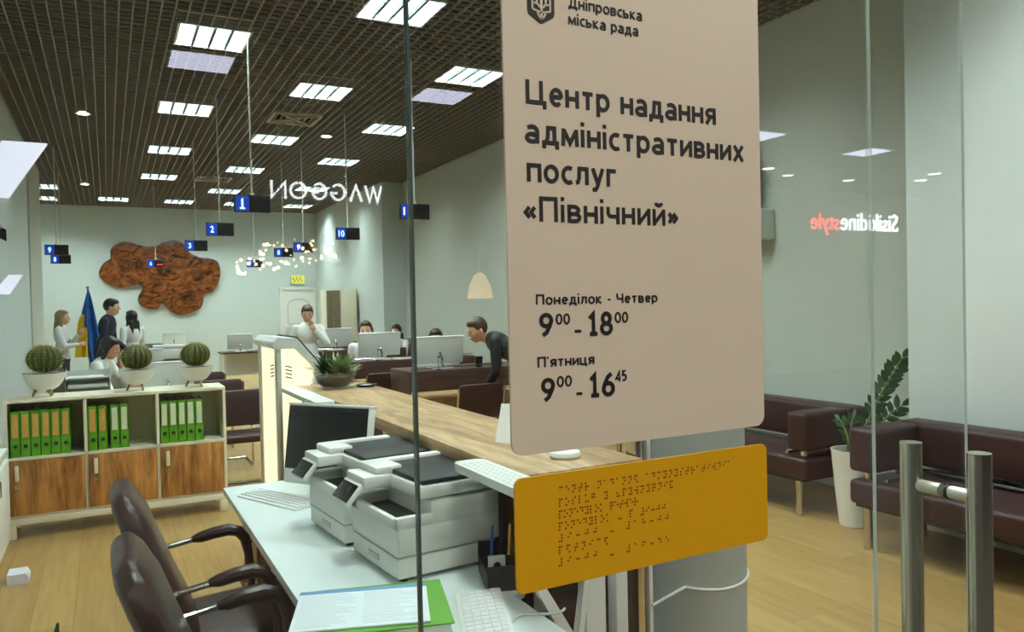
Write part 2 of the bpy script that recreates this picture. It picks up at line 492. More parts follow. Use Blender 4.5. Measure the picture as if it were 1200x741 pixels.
def lettering(body, x0, x1, z, cap, ya, yb, wt=0.125, m='ink', name='lettering', parent=None):
    """flat stroke lettering facing -y, from x0 to x1, baseline z"""
    x = 0; items = []
    for ch in body:
        adv, st = GL[ch]
        for pl in st: items.append([(x + px_, py_) for px_, py_ in pl])
        x += adv + 0.245
    w_ = x - 0.245; sx = (x1 - x0 - wt * cap) / (w_ * cap)
    b = MB(); h = wt * cap / 2
    P_ = lambda p: V((x0 + h + p[0] * sx * cap, z + p[1] * cap))
    for k, pl in enumerate(items):
        pts = [P_(p) for i_, p in enumerate(pl) if i_ == 0 or abs(p[0] - pl[i_ - 1][0]) + abs(p[1] - pl[i_ - 1][1]) > 1e-4]; closed = (pts[0] - pts[-1]).length < 1e-7
        if closed: pts = pts[:-1]
        n = len(pts); L_ = []; R_ = []
        for i in range(n):
            a = pts[i - 1] if (i > 0 or closed) else None
            c = pts[(i + 1) % n] if (i < n - 1 or closed) else None
            d0 = (pts[i] - a).normalized() if a is not None else (c - pts[i]).normalized()
            d1 = (c - pts[i]).normalized() if c is not None else d0
            t = (d0 + d1)
            t = t.normalized() if t.length > 1e-6 else d0
            nn = V((-t.y, t.x)); k_ = min(2.2, 1 / max(0.35, nn.dot(V((-d0.y, d0.x)))))
            L_.append(pts[i] + nn * h * k_); R_.append(pts[i] - nn * h * k_)
        yf = ya - 0.00004 * (k % 5)
        rs = [[(l.x, yf, l.y), (l.x, yb, l.y), (r_.x, yb, r_.y), (r_.x, yf, r_.y)] for l, r_ in zip(L_, R_)]
        b.rings(rs, True, None, closed)
    return b.build(name, m, parent, smooth=False)

# ================================================================== SETTING
MB().box((-4.2, 0.745, -0.1), (5.6, 20.0, 0)).build('floor', 'floor')
struct(bpy.data.objects['floor'])
struct(MB().box((-6, -9.6, -0.1), (18, 0.745, 0)).build('floor', 'tile'))
struct(MB().box((-6, -9.6, 3.75), (18, 0.70, 3.85)).build('ceiling', 'mall_ceiling'))
struct(MB().box((-6, -9.8, 0), (18, -9.6, 3.85)).build('wall_mall', 'facade'))
struct(MB().box((-1.17, 0.9, 0), (-0.97, 13.0, ZC + 0.5)).build('wall_left', 'wall'))
struct(MB().box((-1.17, 13.0, 0), (-0.95, 15.2, ZC + 0.5)).build('trim_1', 'wall_shade'))
struct(MB().box((-4.2, 15.0, 0), (-1.17, 15.2, ZC + 0.5)).build('wall_left', 'wall'))
struct(MB().box((-4.2, 15.2, 0), (-4.0, 20.0, ZC + 0.5)).build('wall_left', 'wall'))
struct(MB().box((-4.2, 19.7, 0), (5.6, 19.9, ZC + 0.5)).build('wall_back', 'wall'))
struct(MB().box((5.2, 0.9, 0), (5.4, 19.7, ZC + 0.5)).build('wall_right', 'wall_shade'))
struct(MB().box((4.75, 14.3, 0), (5.2, 19.7, ZC + 0.5)).build('wall_right', 'wall'))
struct(MB().box((4.74, 0.9, 0), (5.2, 3.3, ZC + 0.5), 0.004).build('trim_2', 'wall_bright'))
struct(MB().box((-1.17, 0.72, 2.75), (5.4, 0.9, ZC + 0.5)).build('trim_3', 'wall'))
struct(MB().box((2.6, 0.72, 0), (5.4, 0.9, 2.75)).build('wall_front', 'wall'))
struct(MB().box((-0.955, 0.95, 0), (-0.97, 12.99, 0.08)).build('baseboard_left', 'white'))
struct(MB().box((-4.0, 19.685, 0), (4.75, 19.7, 0.08)).build('baseboard_back', 'white'))

# luminaire and vent positions (x, y): lights of the office, nearest ones unseen, added for brightness
LIGHTS = [(0.89, 2.0), (3.45, 2.15), (0.89, 4.62), (0.89, 7.23), (0.89, 9.9), (0.89, 12.53), (0.89, 15.06), (1.47, 18.35), (0.19, 18.35),
          (2.17, 3.31), (2.17, 5.93), (2.17, 8.55), (2.17, 11.22), (2.17, 13.83), (2.17, 16.45), (2.72, 18.35),
          (3.45, 4.75), (3.45, 7.37), (3.45, 10.02), (3.45, 12.55), (3.73, 15.6), (4.05, 18.35), (-1.05, 16.9), (-1.15, 18.6)]
VENTS = [(2.17, 9.92), (1.8, 15.05)]
DOWN = [(-0.19, 10.59), (2.79, 10.74), (4.3, 5.2), (-0.3, 16.4)]
holes = [(x - 0.3, x + 0.3, y - 0.3, y + 0.3) for x, y in LIGHTS + VENTS]
def strip_intervals(a, b, cuts):
    out = []; p = a
    for c0, c1 in sorted(cuts):
        if c0 > p: out.append((p, c0))
        p = max(p, c1)
    if p < b: out.append((p, b))
    return out
g = MB()
def rawbox(lo, hi):
    x0, y0, z0 = lo; x1, y1, z1 = hi
    vs = [g.bm.verts.new(p) for p in ((x0, y0, z0), (x1, y0, z0), (x1, y1, z0), (x0, y1, z0), (x0, y0, z1), (x1, y0, z1), (x1, y1, z1), (x0, y1, z1))]
    for f in ((3, 2, 1, 0), (4, 5, 6, 7), (0, 1, 5, 4), (1, 2, 6, 5), (2, 3, 7, 6), (3, 0, 4, 7)):
        g.bm.faces.new([vs[i] for i in f])
x = -3.95
while x < 5.2:
    y0 = 0.92 if x > -0.95 else 15.22
    for a, b in strip_intervals(y0, 19.68, [(h[2], h[3]) for h in holes if h[0] < x < h[1]]):
        rawbox((x - 0.0055, a, ZC), (x + 0.0055, b, ZC + 0.024))
    x += 0.1
y = 0.95
while y < 19.68:
    x0 = -0.95 if y < 15.2 else -3.98
    for a, b in strip_intervals(x0, 5.18, [(h[0], h[1]) for h in holes if h[2] < y < h[3]]):
        rawbox((a, y - 0.005, ZC + 0.001), (b, y + 0.005, ZC + 0.022))
    y += 0.1
struct(g.build('ceiling', 'grid', smooth=False))
struct(MB().box((-4.2, 0.72, ZC + 0.35), (5.4, 19.9, ZC + 0.45)).build('ceiling', 'plenum'))

# ---- glass shop front: slabs with polished edges
GY0, GY1 = 0.747, 0.7515
def pane(name, x0, x1, z1=2.74, edge='glass_edge'):
    b = MB()
    i = b.mi('glass'); b.mi(edge)
    b.box((x0, GY0, 0.01), (x1, GY1, z1))
    b.bm.faces.ensure_lookup_table()
    b.bm.normal_update()
    for f in b.bm.faces: f.material_index = 0 if abs(f.normal.y) > 0.5 else 1
    return struct(b.build(name, 'glass', smooth=False))
pane('window_1', -0.965, 0.279)
struct(MB().box((0.2792, 0.7455, 0.01), (0.2818, 0.7545, 2.74)).build('trim_4', 'glass_edge'))
pane('window_2', 0.282, 0.994, edge='glass_edge_light')
leaf = pane('door_1', 0.996, 1.219, edge='glass_edge_light')
t = MB()
t.cyl((1.166, 0.697, 0.12), (1.166, 0.697, 1.307), 0.0172, n=28)
t.cyl((1.166, 0.809, 0.12), (1.166, 0.809, 1.307), 0.0172, n=28)
t.build('door_handle', 'steel', leaf)
for z in (1.238, 0.24):
    b = MB().cyl((1.166, 0.70, z), (1.166, 0.746, z), 0.0102, n=18)
    b.cyl((1.166, 0.758, z), (1.166, 0.806, z), 0.0102, n=18)
    b.build('handle_stand_off', 'satin', leaf)
    MB().cyl((1.166, 0.743, z), (1.166, 0.747, z), 0.0122, n=18).build('rubber_ring', 'black', leaf)

# ---- inner door of the back wall
d = MB().box((3.9, 19.66, 0), (4.68, 19.69, 2.0), 0.004).build('door_2', 'white')
struct(d)
b = MB()
for lo, hi in (((3.83, 19.64, 0), (3.9, 19.7, 2.07)), ((4.68, 19.64, 0), (4.74, 19.7, 2.07)), ((3.9, 19.64, 2.0), (4.68, 19.7, 2.07))):
    b.box(lo, hi, 0.006)
b.build('door_frame', 'white', d)
b = MB()
arch = [(4.02, 1.15)] + [(4.29 - 0.27 * math.cos(a), 1.62 + 0.16 * math.sin(a)) for a in [i * PI / 10 for i in range(11)]] + [(4.56, 1.15), (4.02, 1.15)]
b.tube([(x, 19.66, z) for x, z in arch], 0.012, 6)
b.tube([(x, 19.66, z) for x, z in ((4.02, 0.2), (4.56, 0.2), (4.56, 1.0), (4.02, 1.0), (4.02, 0.2))], 0.012, 6)
b.build('door_moulding', 'plastic2', d)
MB().cyl((3.98, 19.66, 1.0), (3.98, 19.61, 1.0), 0.01).cyl((3.98, 19.615, 1.0), (4.08, 19.615, 1.0), 0.009).build('door_handle', 'chrome', d)

# ================================================================== CEILING LUMINAIRES
def make_light():
    r = thing('ceiling_light', 'light', 'ceiling light', (0, 0, ZC))
    b = MB()
    for lo, hi in (((-0.298, -0.298, -0.004), (-0.28, 0.298, 0.08)), ((0.28, -0.298, -0.004), (0.298, 0.298, 0.08)),
                   ((-0.28, -0.298, -0.004), (0.28, -0.28, 0.08)), ((-0.28, 0.28, -0.004), (0.28, 0.298, 0.08))):
        b.box(lo, hi)
    b.build('frame', 'silver', r, smooth=False)
    MB().box((-0.298, -0.298, 0.081), (0.298, 0.298, 0.10)).build('housing', 'white', r, smooth=False)
    MB().box((-0.28, -0.28, 0.07), (0.28, 0.28, 0.08)).build('diffuser', 'lamp', r)
    b = MB()
    for k in range(1, 4):
        b.box((-0.28 + k * 0.14 - 0.011, -0.28, 0.005), (-0.28 + k * 0.14 + 0.011, 0.28, 0.05))
    for k in range(1, 10):
        b.box((-0.28, -0.28 + k * 0.056 - 0.001, 0.012), (0.28, -0.28 + k * 0.056 + 0.001, 0.045))
    b.build('louvre', 'louvre', r, smooth=False)
    return r
L0 = make_light()
colname = {0.89: 'left', 2.17: 'middle', 3.45: 'right'}
LLAB = {
 0: 'unseen louvred ceiling light added to brighten the near office chairs and desk',
 1: 'unseen louvred ceiling light added to brighten the right sofa and near wall',
 2: 'unseen louvred ceiling light added over the white front desk with the printers',
 3: 'large louvred ceiling light top left, nearest of the left column in view',
 4: 'louvred ceiling light second in the left column, beside the thin display rod',
 5: 'louvred ceiling light third in the left column, above the wooden map',
 6: 'louvred ceiling light farthest of the straight left column, above the wooden map',
 7: 'louvred ceiling light in the last row by the back wall, just right of the map',
 8: 'louvred ceiling light in the last row, over the left side of the wooden map',
 9: 'unseen louvred ceiling light added over the oak counter close to the shop front',
 10: 'big bright louvred ceiling light at the top centre cut by the glass edge',
 11: 'louvred ceiling light in the middle column just in front of the square air vent',
 12: 'louvred ceiling light in the middle column just behind the square air vent',
 13: 'louvred ceiling light fourth in the middle column, above the mirrored shop letters',
 14: 'small far louvred ceiling light at the end of the middle column',
 15: 'louvred ceiling light in the last row by the back wall, above the far displays',
 16: 'unseen louvred ceiling light added over the visitors floor beside the sofas',
 17: 'louvred ceiling light right beside the beige sign, nearest of the right column',
 18: 'louvred ceiling light second in the right column, beside the glass edge',
 19: 'louvred ceiling light third in the right column',
 20: 'louvred ceiling light behind the mirrored shop letters',
 21: 'louvred ceiling light in the last row, closest to the back right corner',
 22: 'louvred ceiling light at the far left beyond the wall corner, nearer of two',
 23: 'louvred ceiling light at the far left beyond the wall corner, farther of two'}
for i, (x, y) in enumerate(LIGHTS):
    o = L0 if i == 0 else dup(L0)
    o.location = (x, y, ZC)
    tag(o, LLAB[i], 'ceiling light', 'louvred ceiling lights of the office')
for i, (x, y) in enumerate(VENTS):
    r = thing('air_vent', ['square air vent with crossed blades in the ceiling, nearer one', 'farther square air vent in the ceiling above the map'][i], 'air vent', (x, y, ZC), group='ceiling air vents')
    b = MB()
    for lo, hi in (((-0.298, -0.298, -0.006), (-0.26, 0.298, 0.03)), ((0.26, -0.298, -0.006), (0.298, 0.298, 0.03)),
                   ((-0.26, -0.298, -0.006), (0.26, -0.26, 0.03)), ((-0.26, 0.26, -0.006), (0.26, 0.298, 0.03))):
        b.box(lo, hi)
    b.build('frame', 'vent', r, smooth=False)
    b = MB()
    for q in range(4):
        for k in range(3):
            e = 0.08 + k * 0.07
            b.box((-e, -e - 0.004, 0.005), (e, -e + 0.004, 0.03), mx=Matrix.Rotation(q * PI / 2, 4, 'Z'))
    b.box((-0.36, -0.014, -0.004), (0.36, 0.014, 0.01), mx=Matrix.Rotation(PI / 4, 4, 'Z'))
    b.box((-0.36, -0.014, -0.004), (0.36, 0.014, 0.01), mx=Matrix.Rotation(-PI / 4, 4, 'Z'))
    b.build('blade', 'vent', r, smooth=False)
for i, (x, y) in enumerate(DOWN):
    r = thing('downlight', ['small round downlight on the dark ceiling at the left', 'small round downlight right of the square air vent', 'small round downlight over the sofas', 'small round downlight near the far left corner'][i], 'downlight', (x, y, ZC), group='round downlights')
    MB().lathe([(0.06, 0.0), (0.085, -0.006), (0.085, 0.004), (0.06, 0.01)], n=24, cap=False).build('trim_ring', 'white', r)
    MB().lathe([(0.001, -0.001), (0.06, -0.001), (0.06, 0.012), (0.001, 0.012)], n=24).build('lens', 'spot', r)

# ================================================================== SHOP-FRONT SIGNS (on the outer glass face)
def rrect(x0, x1, z0, z1, r, corners='abcd', n=6):
    pts = []
    for k, (cx, cz, a0) in enumerate(((x0 + r, z0 + r, PI), (x1 - r, z0 + r, 1.5 * PI), (x1 - r, z1 - r, 0), (x0 + r, z1 - r, 0.5 * PI))):
        for i in range(n + 1):
            a = a0 + i * PI / 2 / n
            pts.append((cx + r * math.cos(a), cz + r * math.sin(a)))
    return pts
TX = Matrix(((1, 0, 0, 0), (0, 0, -1, 0.7425), (0, 1, 0, 0), (0, 0, 0, 1)))
s = thing('information_sign', 'tall beige information sign with black lettering fixed to the glass', 'sign', (0, 0, 0))
MB().prism(rrect(0.389, 0.7685, 1.381, 1.99, 0.014), 'y', 0.743, 0.7465).build('plate', 'beige', s)
TEXTS = [('Дніпровська', .4736, .5781, 1.8858, .0126, .155), ('міська рада', .4731, .5719, 1.8667, .0126, .155),
         ('Центр надання', .4157, .6918, 1.7717, .0274, .165), ('адміністративних', .4136, .7391, 1.7280, .0274, .165),
         ('послуг', .4150, .5358, 1.6849, .0274, .165), ('«Північний»', .4099, .6276, 1.6410, .0274, .155),
         ('Понеділок - Четвер', .4231, .5934, 1.5478, .0114, .165), ('9', .4268, .4446, 1.5121, .0254, .18),
         ('00', .4483, .4671, 1.5249, .0121, .165), ('-', .4721, .4833, 1.5070, .0263, .11), ('18', .4915, .5262, 1.5111, .0263, .175), ('00', .5295, .5487, 1.5243, .0126, .165),
         ("П'ятниця", .4235, .4991, 1.4777, .0115, .165), ('9', .4275, .4451, 1.4388, .0255, .18), ('00', .4481, .4679, 1.4541, .0121, .165),
         ('-', .4726, .4831, 1.4350, .0263, .11), ('16', .4913, .5274, 1.4393, .0268, .175), ('45', .5287, .5452, 1.4550, .0126, .165)]
for body, x0, x1, z, cap, wt in TEXTS:
    lettering(body, x0, x1, z, cap, 0.7421, 0.743, wt, 'ink', 'lettering', s)
# crest: shield with a trident
b = MB()
shield = [(.4200, 1.9080), (.4546, 1.9080), (.4546, 1.8745), (.4530, 1.8700), (.4373, 1.8612), (.4216, 1.8700), (.4200, 1.8745)]
b.prism(shield, 'y', 0.742, 0.743)
b.build('crest_shield', 'ink', s, smooth=False)
b = MB()
def stroke(pts, wd=0.0022):
    for (x0, z0), (x1, z1) in zip(pts, pts[1:]):
        dx, dz = x1 - x0, z1 - z0; l = math.hypot(dx, dz) or 1; nx, nz = -dz / l * wd / 2, dx / l * wd / 2
        b.prism([(x0 + nx, z0 + nz), (x1 + nx, z1 + nz), (x1 - nx, z1 - nz), (x0 - nx, z0 - nz)], 'y', 0.7412, 0.742)
cx = .4373
stroke([(cx, 1.9035), (cx, 1.8660)], 0.0030)
for sg in (-1, 1):
    stroke([(cx + sg * .0115, 1.9020), (cx + sg * .0115, 1.8760), (cx, 1.8738)])
    stroke([(cx + sg * .0115, 1.9020), (cx + sg * .0065, 1.8940), (cx + sg * .0055, 1.8830), (cx + sg * .0020, 1.8790)])
    stroke([(cx + sg * .0060, 1.8750), (cx + sg * .0030, 1.8690), (cx, 1.8660)])
    stroke([(cx + sg * .0115, 1.8830), (cx + sg * .0060, 1.8830)])
b.build('crest_trident', 'beige', s, smooth=False)

s = thing('braille_plate', 'yellow plate with rows of brown braille dots under the beige sign', 'sign', (0, 0, 0))
MB().prism(rrect(0.3915, 0.7715, 1.2275, 1.3560, 0.009), 'y', 0.743, 0.7465).build('plate', 'yellow', s)
BR = {'а': '1', 'б': '12', 'в': '2456', 'г': '1245', 'д': '145', 'е': '15', 'з': '1356', 'и': '24', 'і': '13456', 'й': '12346', 'к': '13', 'л': '123', 'м': '134', 'н': '1345', 'о': '135', 'п': '1234', 'р': '1235', 'с': '234', 'т': '2345', 'у': '136', 'ц': '14', 'ч': '12345', 'я': '1246', '-': '36', '#': '3456', '1': '1', '6': '124', '8': '125', '9': '24', '0': '245', '4': '145', '5': '15', ':': '25', '«': '236', ' ': ''}
ROWS = [('центр надання адміністративних', .449, .713, 1.3372), ('послуг і «північний', .4485, .617, 1.3235), ('понеділок четвер', .448, .561, 1.3100),
        ('понеділок - п #9:00 ', .4478, .612, 1.2965), ('#9:00 - #18:00 ', .4474, .624, 1.2830), ('пятниця', .447, .520, 1.2695), ('#9:00 - #16:45 ', .4466, .624, 1.2555)]
for body, x0, x1, z in ROWS:
    b = MB(); n = len(body); st = (x1 - x0) / n
    dd = min(0.0030, st * 0.42)
    for k, ch in enumerate(body):
        for c in BR.get(ch, '1'):
            q = int(c) - 1
            b.sphere((x0 + k * st + (q // 3) * dd, 0.743, z + 0.0025 - (q % 3) * 0.0036), (0.00135, 0.0008, 0.00135), 6, 4)
    b.build('braille_row', 'dots', s)

# ================================================================== STORAGE CABINET WITH CACTI AND BINDERS
cab = thing('storage_cabinet', 'low white cabinet with open shelves and walnut doors, cacti on top', 'cabinet', (-0.645, 6.25, 0))
W_, D_ = 1.435, 0.38
b = MB()
b.box((0, 0, 0.935), (W_, D_, 0.958), 0.002)
b.box((0, 0.003, 0.14), (W_, D_, 0.16), 0.002)
b.box((0, 0.002, 0.16), (0.02, D_, 0.935)); b.box((W_ - 0.02, 0.002, 0.16), (W_, D_, 0.935))
b.box((0.478, 0.002, 0.16), (0.498, D_ - 0.01, 0.935)); b.box((0.948, 0.002, 0.16), (0.968, D_ - 0.01, 0.935))
b.box((0.02, 0.002, 0.538), (W_ - 0.02, D_ - 0.01, 0.558))
b.box((0.02, D_ - 0.01, 0.16), (W_ - 0.02, D_, 0.935))
b.build('carcass', 'cream', cab, smooth=False)
b = MB()
b.box((-0.004, -0.012, 0.095), (W_, 0.03, 0.14), 0.004); b.box((0, D_ - 0.04, 0.095), (W_, D_, 0.14), 0.004)
b.build('base_rail', 'cream', cab)
for x in (0.0, W_ - 0.06):
    for y in (-0.01, D_ - 0.06):
        MB().box((x, y, 0), (x + 0.055, y + 0.05, 0.1), 0.003).build('leg', 'cream', cab)
for x0, x1 in ((0.022, 0.476), (0.50, 0.946), (0.97, W_ - 0.022)):
    dr = MB().box((x0, -0.016, 0.162), (x1, 0.001, 0.536), 0.002).build('door', 'walnut', cab)
    h = MB().box((x0 + 0.035, -0.035, 0.40), (x0 + 0.06, -0.026, 0.51), 0.006)
    h.box((x0 + 0.042, -0.03, 0.41), (x0 + 0.053, -0.014, 0.425)); h.box((x0 + 0.042, -0.03, 0.485), (x0 + 0.053, -0.014, 0.50))
    h.build('handle', 'cream', dr)
    k = MB().cyl((x0 + 0.045, -0.016, 0.36), (x0 + 0.045, -0.02, 0.36), 0.011, n=14)
    k.box((x0 + 0.043, -0.045, 0.356), (x0 + 0.047, -0.02, 0.364)); k.cyl((x0 + 0.043, -0.05, 0.36), (x0 + 0.047, -0.05, 0.36), 0.012, n=12)
    k.build('key', 'chrome', dr)

def make_binder(lab):
    r = thing('ring_binder', 'b', 'binder')
    b = MB()
    b.box((0, 0, 0), (0.0045, 0.285, 0.318), 0.001, seg=1); b.box((0.0535, 0, 0), (0.058, 0.285, 0.318), 0.001, seg=1)
    b.box((0, 0, 0), (0.058, 0.004, 0.318), 0.001, seg=1)
    b.build('cover', 'green', r)
    MB().box((0.006, 0.012, 0.008), (0.052, 0.27, 0.302)).build('pages', 'paper', r)
    MB().box((0.011, -0.0012, 0.135), (0.047, 0.0, 0.298), m=lab).build('spine_label', lab, r)
    q = MB()
    q.tube([(0.029 + 0.0105 * math.cos(a), -0.001, 0.075 + 0.0105 * math.sin(a)) for a in [i * PI / 8 for i in range(17)]], 0.0028, 6)
    q.cyl((0.029, -0.0005, 0.075), (0.029, 0.001, 0.075), 0.0095, n=14)
    q.build('finger_hole', 'ring', r)
    return r
BO = make_binder('orange'); BW = make_binder('label_white')
xs = [(-0.612 + 0.0605 * k, 'o', k, 'left') for k in range(6)] + [(-0.142, 'o', 0, 'middle'), (-0.078, 'o', 1, 'middle'), (0.000, 'w', 2, 'middle'), (0.062, 'w', 3, 'middle')] + [(0.33 + 0.0605 * k, 'w', k, 'right') for k in range(5)]
ordn = ['first', 'second', 'third', 'fourth', 'fifth', 'sixth']
uo = uw = False
for x, kind, k, bay in xs:
    src = BO if kind == 'o' else BW
    used = uo if kind == 'o' else uw
    o = src if not used else dup(src)
    if kind == 'o': uo = True
    else: uw = True
    o.location = (x, 6.275, 0.558)
    tag(o, 'green binder with %s spine label, %s from left in the %s shelf bay' % ('an orange' if kind == 'o' else 'a white', ordn[k], bay), 'binder', 'green binders in the cabinet')

def make_cactus():
    r = thing('potted_cactus', 'c', 'potted cactus')
    NR = 16
    prof = []
    for i in range(15):
        a = -0.42 * PI + i * (0.92 * PI) / 14
        prof.append((0.106 * max(0.06, math.cos(a)) + 0.001, 0.265 + 0.098 * math.sin(a)))
    MB().lathe(prof, n=NR * 6, mod=lambda t: 1 + 0.075 * math.cos(NR * t)).build('cactus', 'cactus', r)
    b = MB(); rnd = random.Random(3)
    for q in range(NR):
        t = q * 2 * PI / NR
        for i in range(1, 14):
            rad, z = prof[i]; rad *= 1.07
            p = V((rad * math.cos(t), rad * math.sin(t), z))
            nrm = V((math.cos(t), math.sin(t), (z - 0.265) * 8)).normalized()
            for e in range(3):
                dv = (nrm + V((rnd.uniform(-.8, .8), rnd.uniform(-.8, .8), rnd.uniform(-.6, .8)))).normalized()
                b.tube([p, p + dv * 0.018], [0.0013, 0.0003], 3, cap=False)
    b.build('spines', 'spine', r, smooth=False)
    MB().lathe([(0.03, 0.045), (0.055, 0.047), (0.085, 0.065), (0.112, 0.10), (0.13, 0.14), (0.138, 0.168), (0.132, 0.168), (0.125, 0.155), (0.02, 0.15)], n=40).build('bowl', 'pot', r)
    MB().lathe([(0.001, 0.16), (0.126, 0.158), (0.124, 0.15), (0.001, 0.15)], n=30).build('soil', 'soil', r)
    for k in range(3):
        a = k * 2 * PI / 3 - PI / 2 + 0.5
        c, s_ = math.cos(a), math.sin(a)
        MB().tube([(0.05 * c, 0.05 * s_, 0.062), (0.066 * c, 0.066 * s_, 0.03), (0.08 * c, 0.08 * s_, 0.0)], [0.011, 0.01, 0.007], 8).build('leg', 'tan', r)
    return r
C0 = make_cactus()
for i, (x, sc, l) in enumerate(((-0.405, 1.0, 'barrel cactus in white tripod bowl at the left end of the cabinet'), (0.19, 0.94, 'barrel cactus in white tripod bowl in the middle of the cabinet top'), (0.60, 0.94, 'barrel cactus in white tripod bowl at the right end of the cabinet'))):
    o = C0 if i == 0 else dup(C0)
    o.location = (x, 6.42, 0.958); o.scale = (sc,) * 3
    tag(o, l, 'potted cactus', 'cacti on the cabinet')

# white unit at the left edge and floor box
r = thing('side_unit', 'low white cupboard at the left edge of the photo, next to the cabinet', 'cupboard', (-0.965, 4.88, 0))
MB().box((0, 0, 0.05), (0.345, 1.2, 0.60), 0.004).build('body', 'white', r)
MB().box((-0.0, -0.01, 0.66), (0.355, 1.21, 0.63), 0.006).build('top', 'white', r)
MB().box((0.02, 0.02, 0), (0.33, 1.18, 0.05)).build('plinth', 'plastic2', r)
for k in range(2):
    dd = MB().box((0.345, 0.01 + k * 0.595, 0.06), (0.361, 0.595 + k * 0.595, 0.59), 0.003).build('door', 'white', r)
    MB().box((0.361, 0.53 + k * 0.12, 0.44), (0.373, 0.545 + k * 0.12, 0.54), 0.003).build('handle', 'chrome', dd)
r = thing('floor_socket_box', 'small white box lying on the wooden floor by the left cupboard', 'box', (-0.5, 5.25, 0))
MB().prism([(-0.045, 0), (0.06, 0), (0.06, 0.03), (0.045, 0.06), (-0.045, 0.06)], 'y', -0.06, 0.08).build('body', 'lilac', r)
MB().box((-0.02, 0.082, 0.0), (0.03, 0.12, 0.02), 0.004).build('plug', 'black', r)

# white boards on the left wall, made to glow by emission
def fin(loc, poly, l, name='wall_board'):
    r = thing(name, l, 'wall light', loc, group='white slanted glowing boards on the left wall')
    MB().prism(poly, 'y', 0, 0.04).build('glow_board', 'board_glow', r)
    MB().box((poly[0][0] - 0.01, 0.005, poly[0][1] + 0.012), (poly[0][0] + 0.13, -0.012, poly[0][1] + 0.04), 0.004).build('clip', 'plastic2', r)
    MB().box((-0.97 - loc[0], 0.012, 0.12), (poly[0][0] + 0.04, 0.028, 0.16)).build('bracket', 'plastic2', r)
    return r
fin((-0.46, 5.0, 2.19), [(-0.28, 0), (0.0, 0), (0.19, 0.31), (-0.02, 0.31)], 'large white slanted board with added glow jutting from the left wall under the ceiling')
r = fin((-0.47, 5.0, 1.66), [(-0.2, 0), (0.0, 0), (0.065, 0.107), (0.0, 0.107), (-0.06, 0.03), (-0.11, 0.107), (-0.2, 0.107)], 'small white notched board with added glow low on the left wall')
r = thing('wall_plaque', 'small dark lettered plaque at the left edge between the white glowing boards', 'plaque', (-0.965, 7.0, 2.28), 0)
MB().prism([(0.0, 0.0), (0.30, -0.17), (0.30, -0.08), (0.0, 0.09)], 'y', 0, 0.03).build('plate', 'black', r)
for k in range(3):
    MB().box((0.05 + k * 0.085, -0.006, 0.02 - k * 0.048), (0.10 + k * 0.085, 0, 0.05 - k * 0.048), 0.002).build('relief_mark', 'plastic2', r)

# ================================================================== FRONT DESK
desk = thing('front_desk', 'long white desk with printers and keyboards behind the glass', 'desk', (0.44, 1.45, 0))
MB().prism([(0, 0), (0.525, 0), (0.525, 0.40), (0.58, 0.44), (0.60, 2.19), (0, 2.19)], 'z', 0.722, 0.75).build('desktop', 'desk', desk)
for y in (0.03, 1.60, 2.12):
    MB().box((0.10, y, 0), (0.14, y + 0.04, 0.722), 0.003).build('leg', 'white', desk)
    MB().box((0.47, y, 0), (0.51, y + 0.04, 0.722), 0.003).build('leg', 'white', desk)
MB().box((0.10, 0.05, 0.68), (0.13, 2.14, 0.722)).box((0.48, 0.05, 0.68), (0.50, 2.14, 0.722)).build('apron', 'white', desk)
MB().box((0.512, 0.02, 0.2), (0.522, 2.17, 0.72)).build('modesty_panel', 'brown', desk)
ped = thing('drawer_pedestal', 'brown wooden drawer unit with chrome handles under the far end of the white desk', 'drawer unit', (0.52, 3.18, 0))
MB().box((0, 0, 0.06), (0.42, 0.36, 0.66), 0.003).build('carcass', 'tan', ped)
for k in range(3):
    dr = MB().box((-0.016, 0.004, 0.065 + k * 0.2), (0.0, 0.356, 0.255 + k * 0.2), 0.002).build('drawer', 'walnut', ped)
    MB().tube([(-0.016, 0.12, 0.19 + k * 0.2), (-0.045, 0.12, 0.19 + k * 0.2), (-0.045, 0.24, 0.19 + k * 0.2), (-0.016, 0.24, 0.19 + k * 0.2)], 0.008, 8).build('handle', 'chrome', dr)
for x in (0.05, 0.37):
    for y in (0.05, 0.31):
        MB().cyl((x, y, 0), (x, y, 0.06), 0.024).build('caster', 'black', ped)

# ================================================================== OAK COUNTER
ctr = thing('reception_counter', 'long reception counter with thick oak top running away from the glass', 'counter', (1.0, 1.83, 0))
MB().box((0, 0, 1.03), (0.40, 2.87, 1.08), 0.004).build('countertop', 'oak', ctr)
MB().box((0.33, 0.02, 0), (0.36, 2.85, 1.03)).build('front_panel', 'brown', ctr)
MB().box((0.36, 0.0, 0.0), (0.375, 2.86, 0.08)).build('plinth', 'black', ctr)
for y in (0.07, 1.42, 2.80):
    p = MB().box((0.07, y, 0), (0.33, y + 0.03, 1.03), 0.002).build('support_panel', 'white', ctr)
    MB().cyl((0.13, y - 0.002, 0.98), (0.13, y + 0.001, 0.98), 0.012).build('cable_hole', 'black', p)
MB().box((0.05, -0.035, 0.0), (0.15, 0.0, 1.0)).box((0.15, -0.005, 0), (0.33, 0.0, 1.03)).build('end_panel', 'brown', ctr)
MB().box((0.135, -0.08, 0), (0.20, -0.036, 1.03), 0.004).build('end_post', 'white', ctr)
MB().box((0.235, -0.08, 0), (0.275, -0.036, 1.03), 0.004).build('end_post', 'white', ctr)
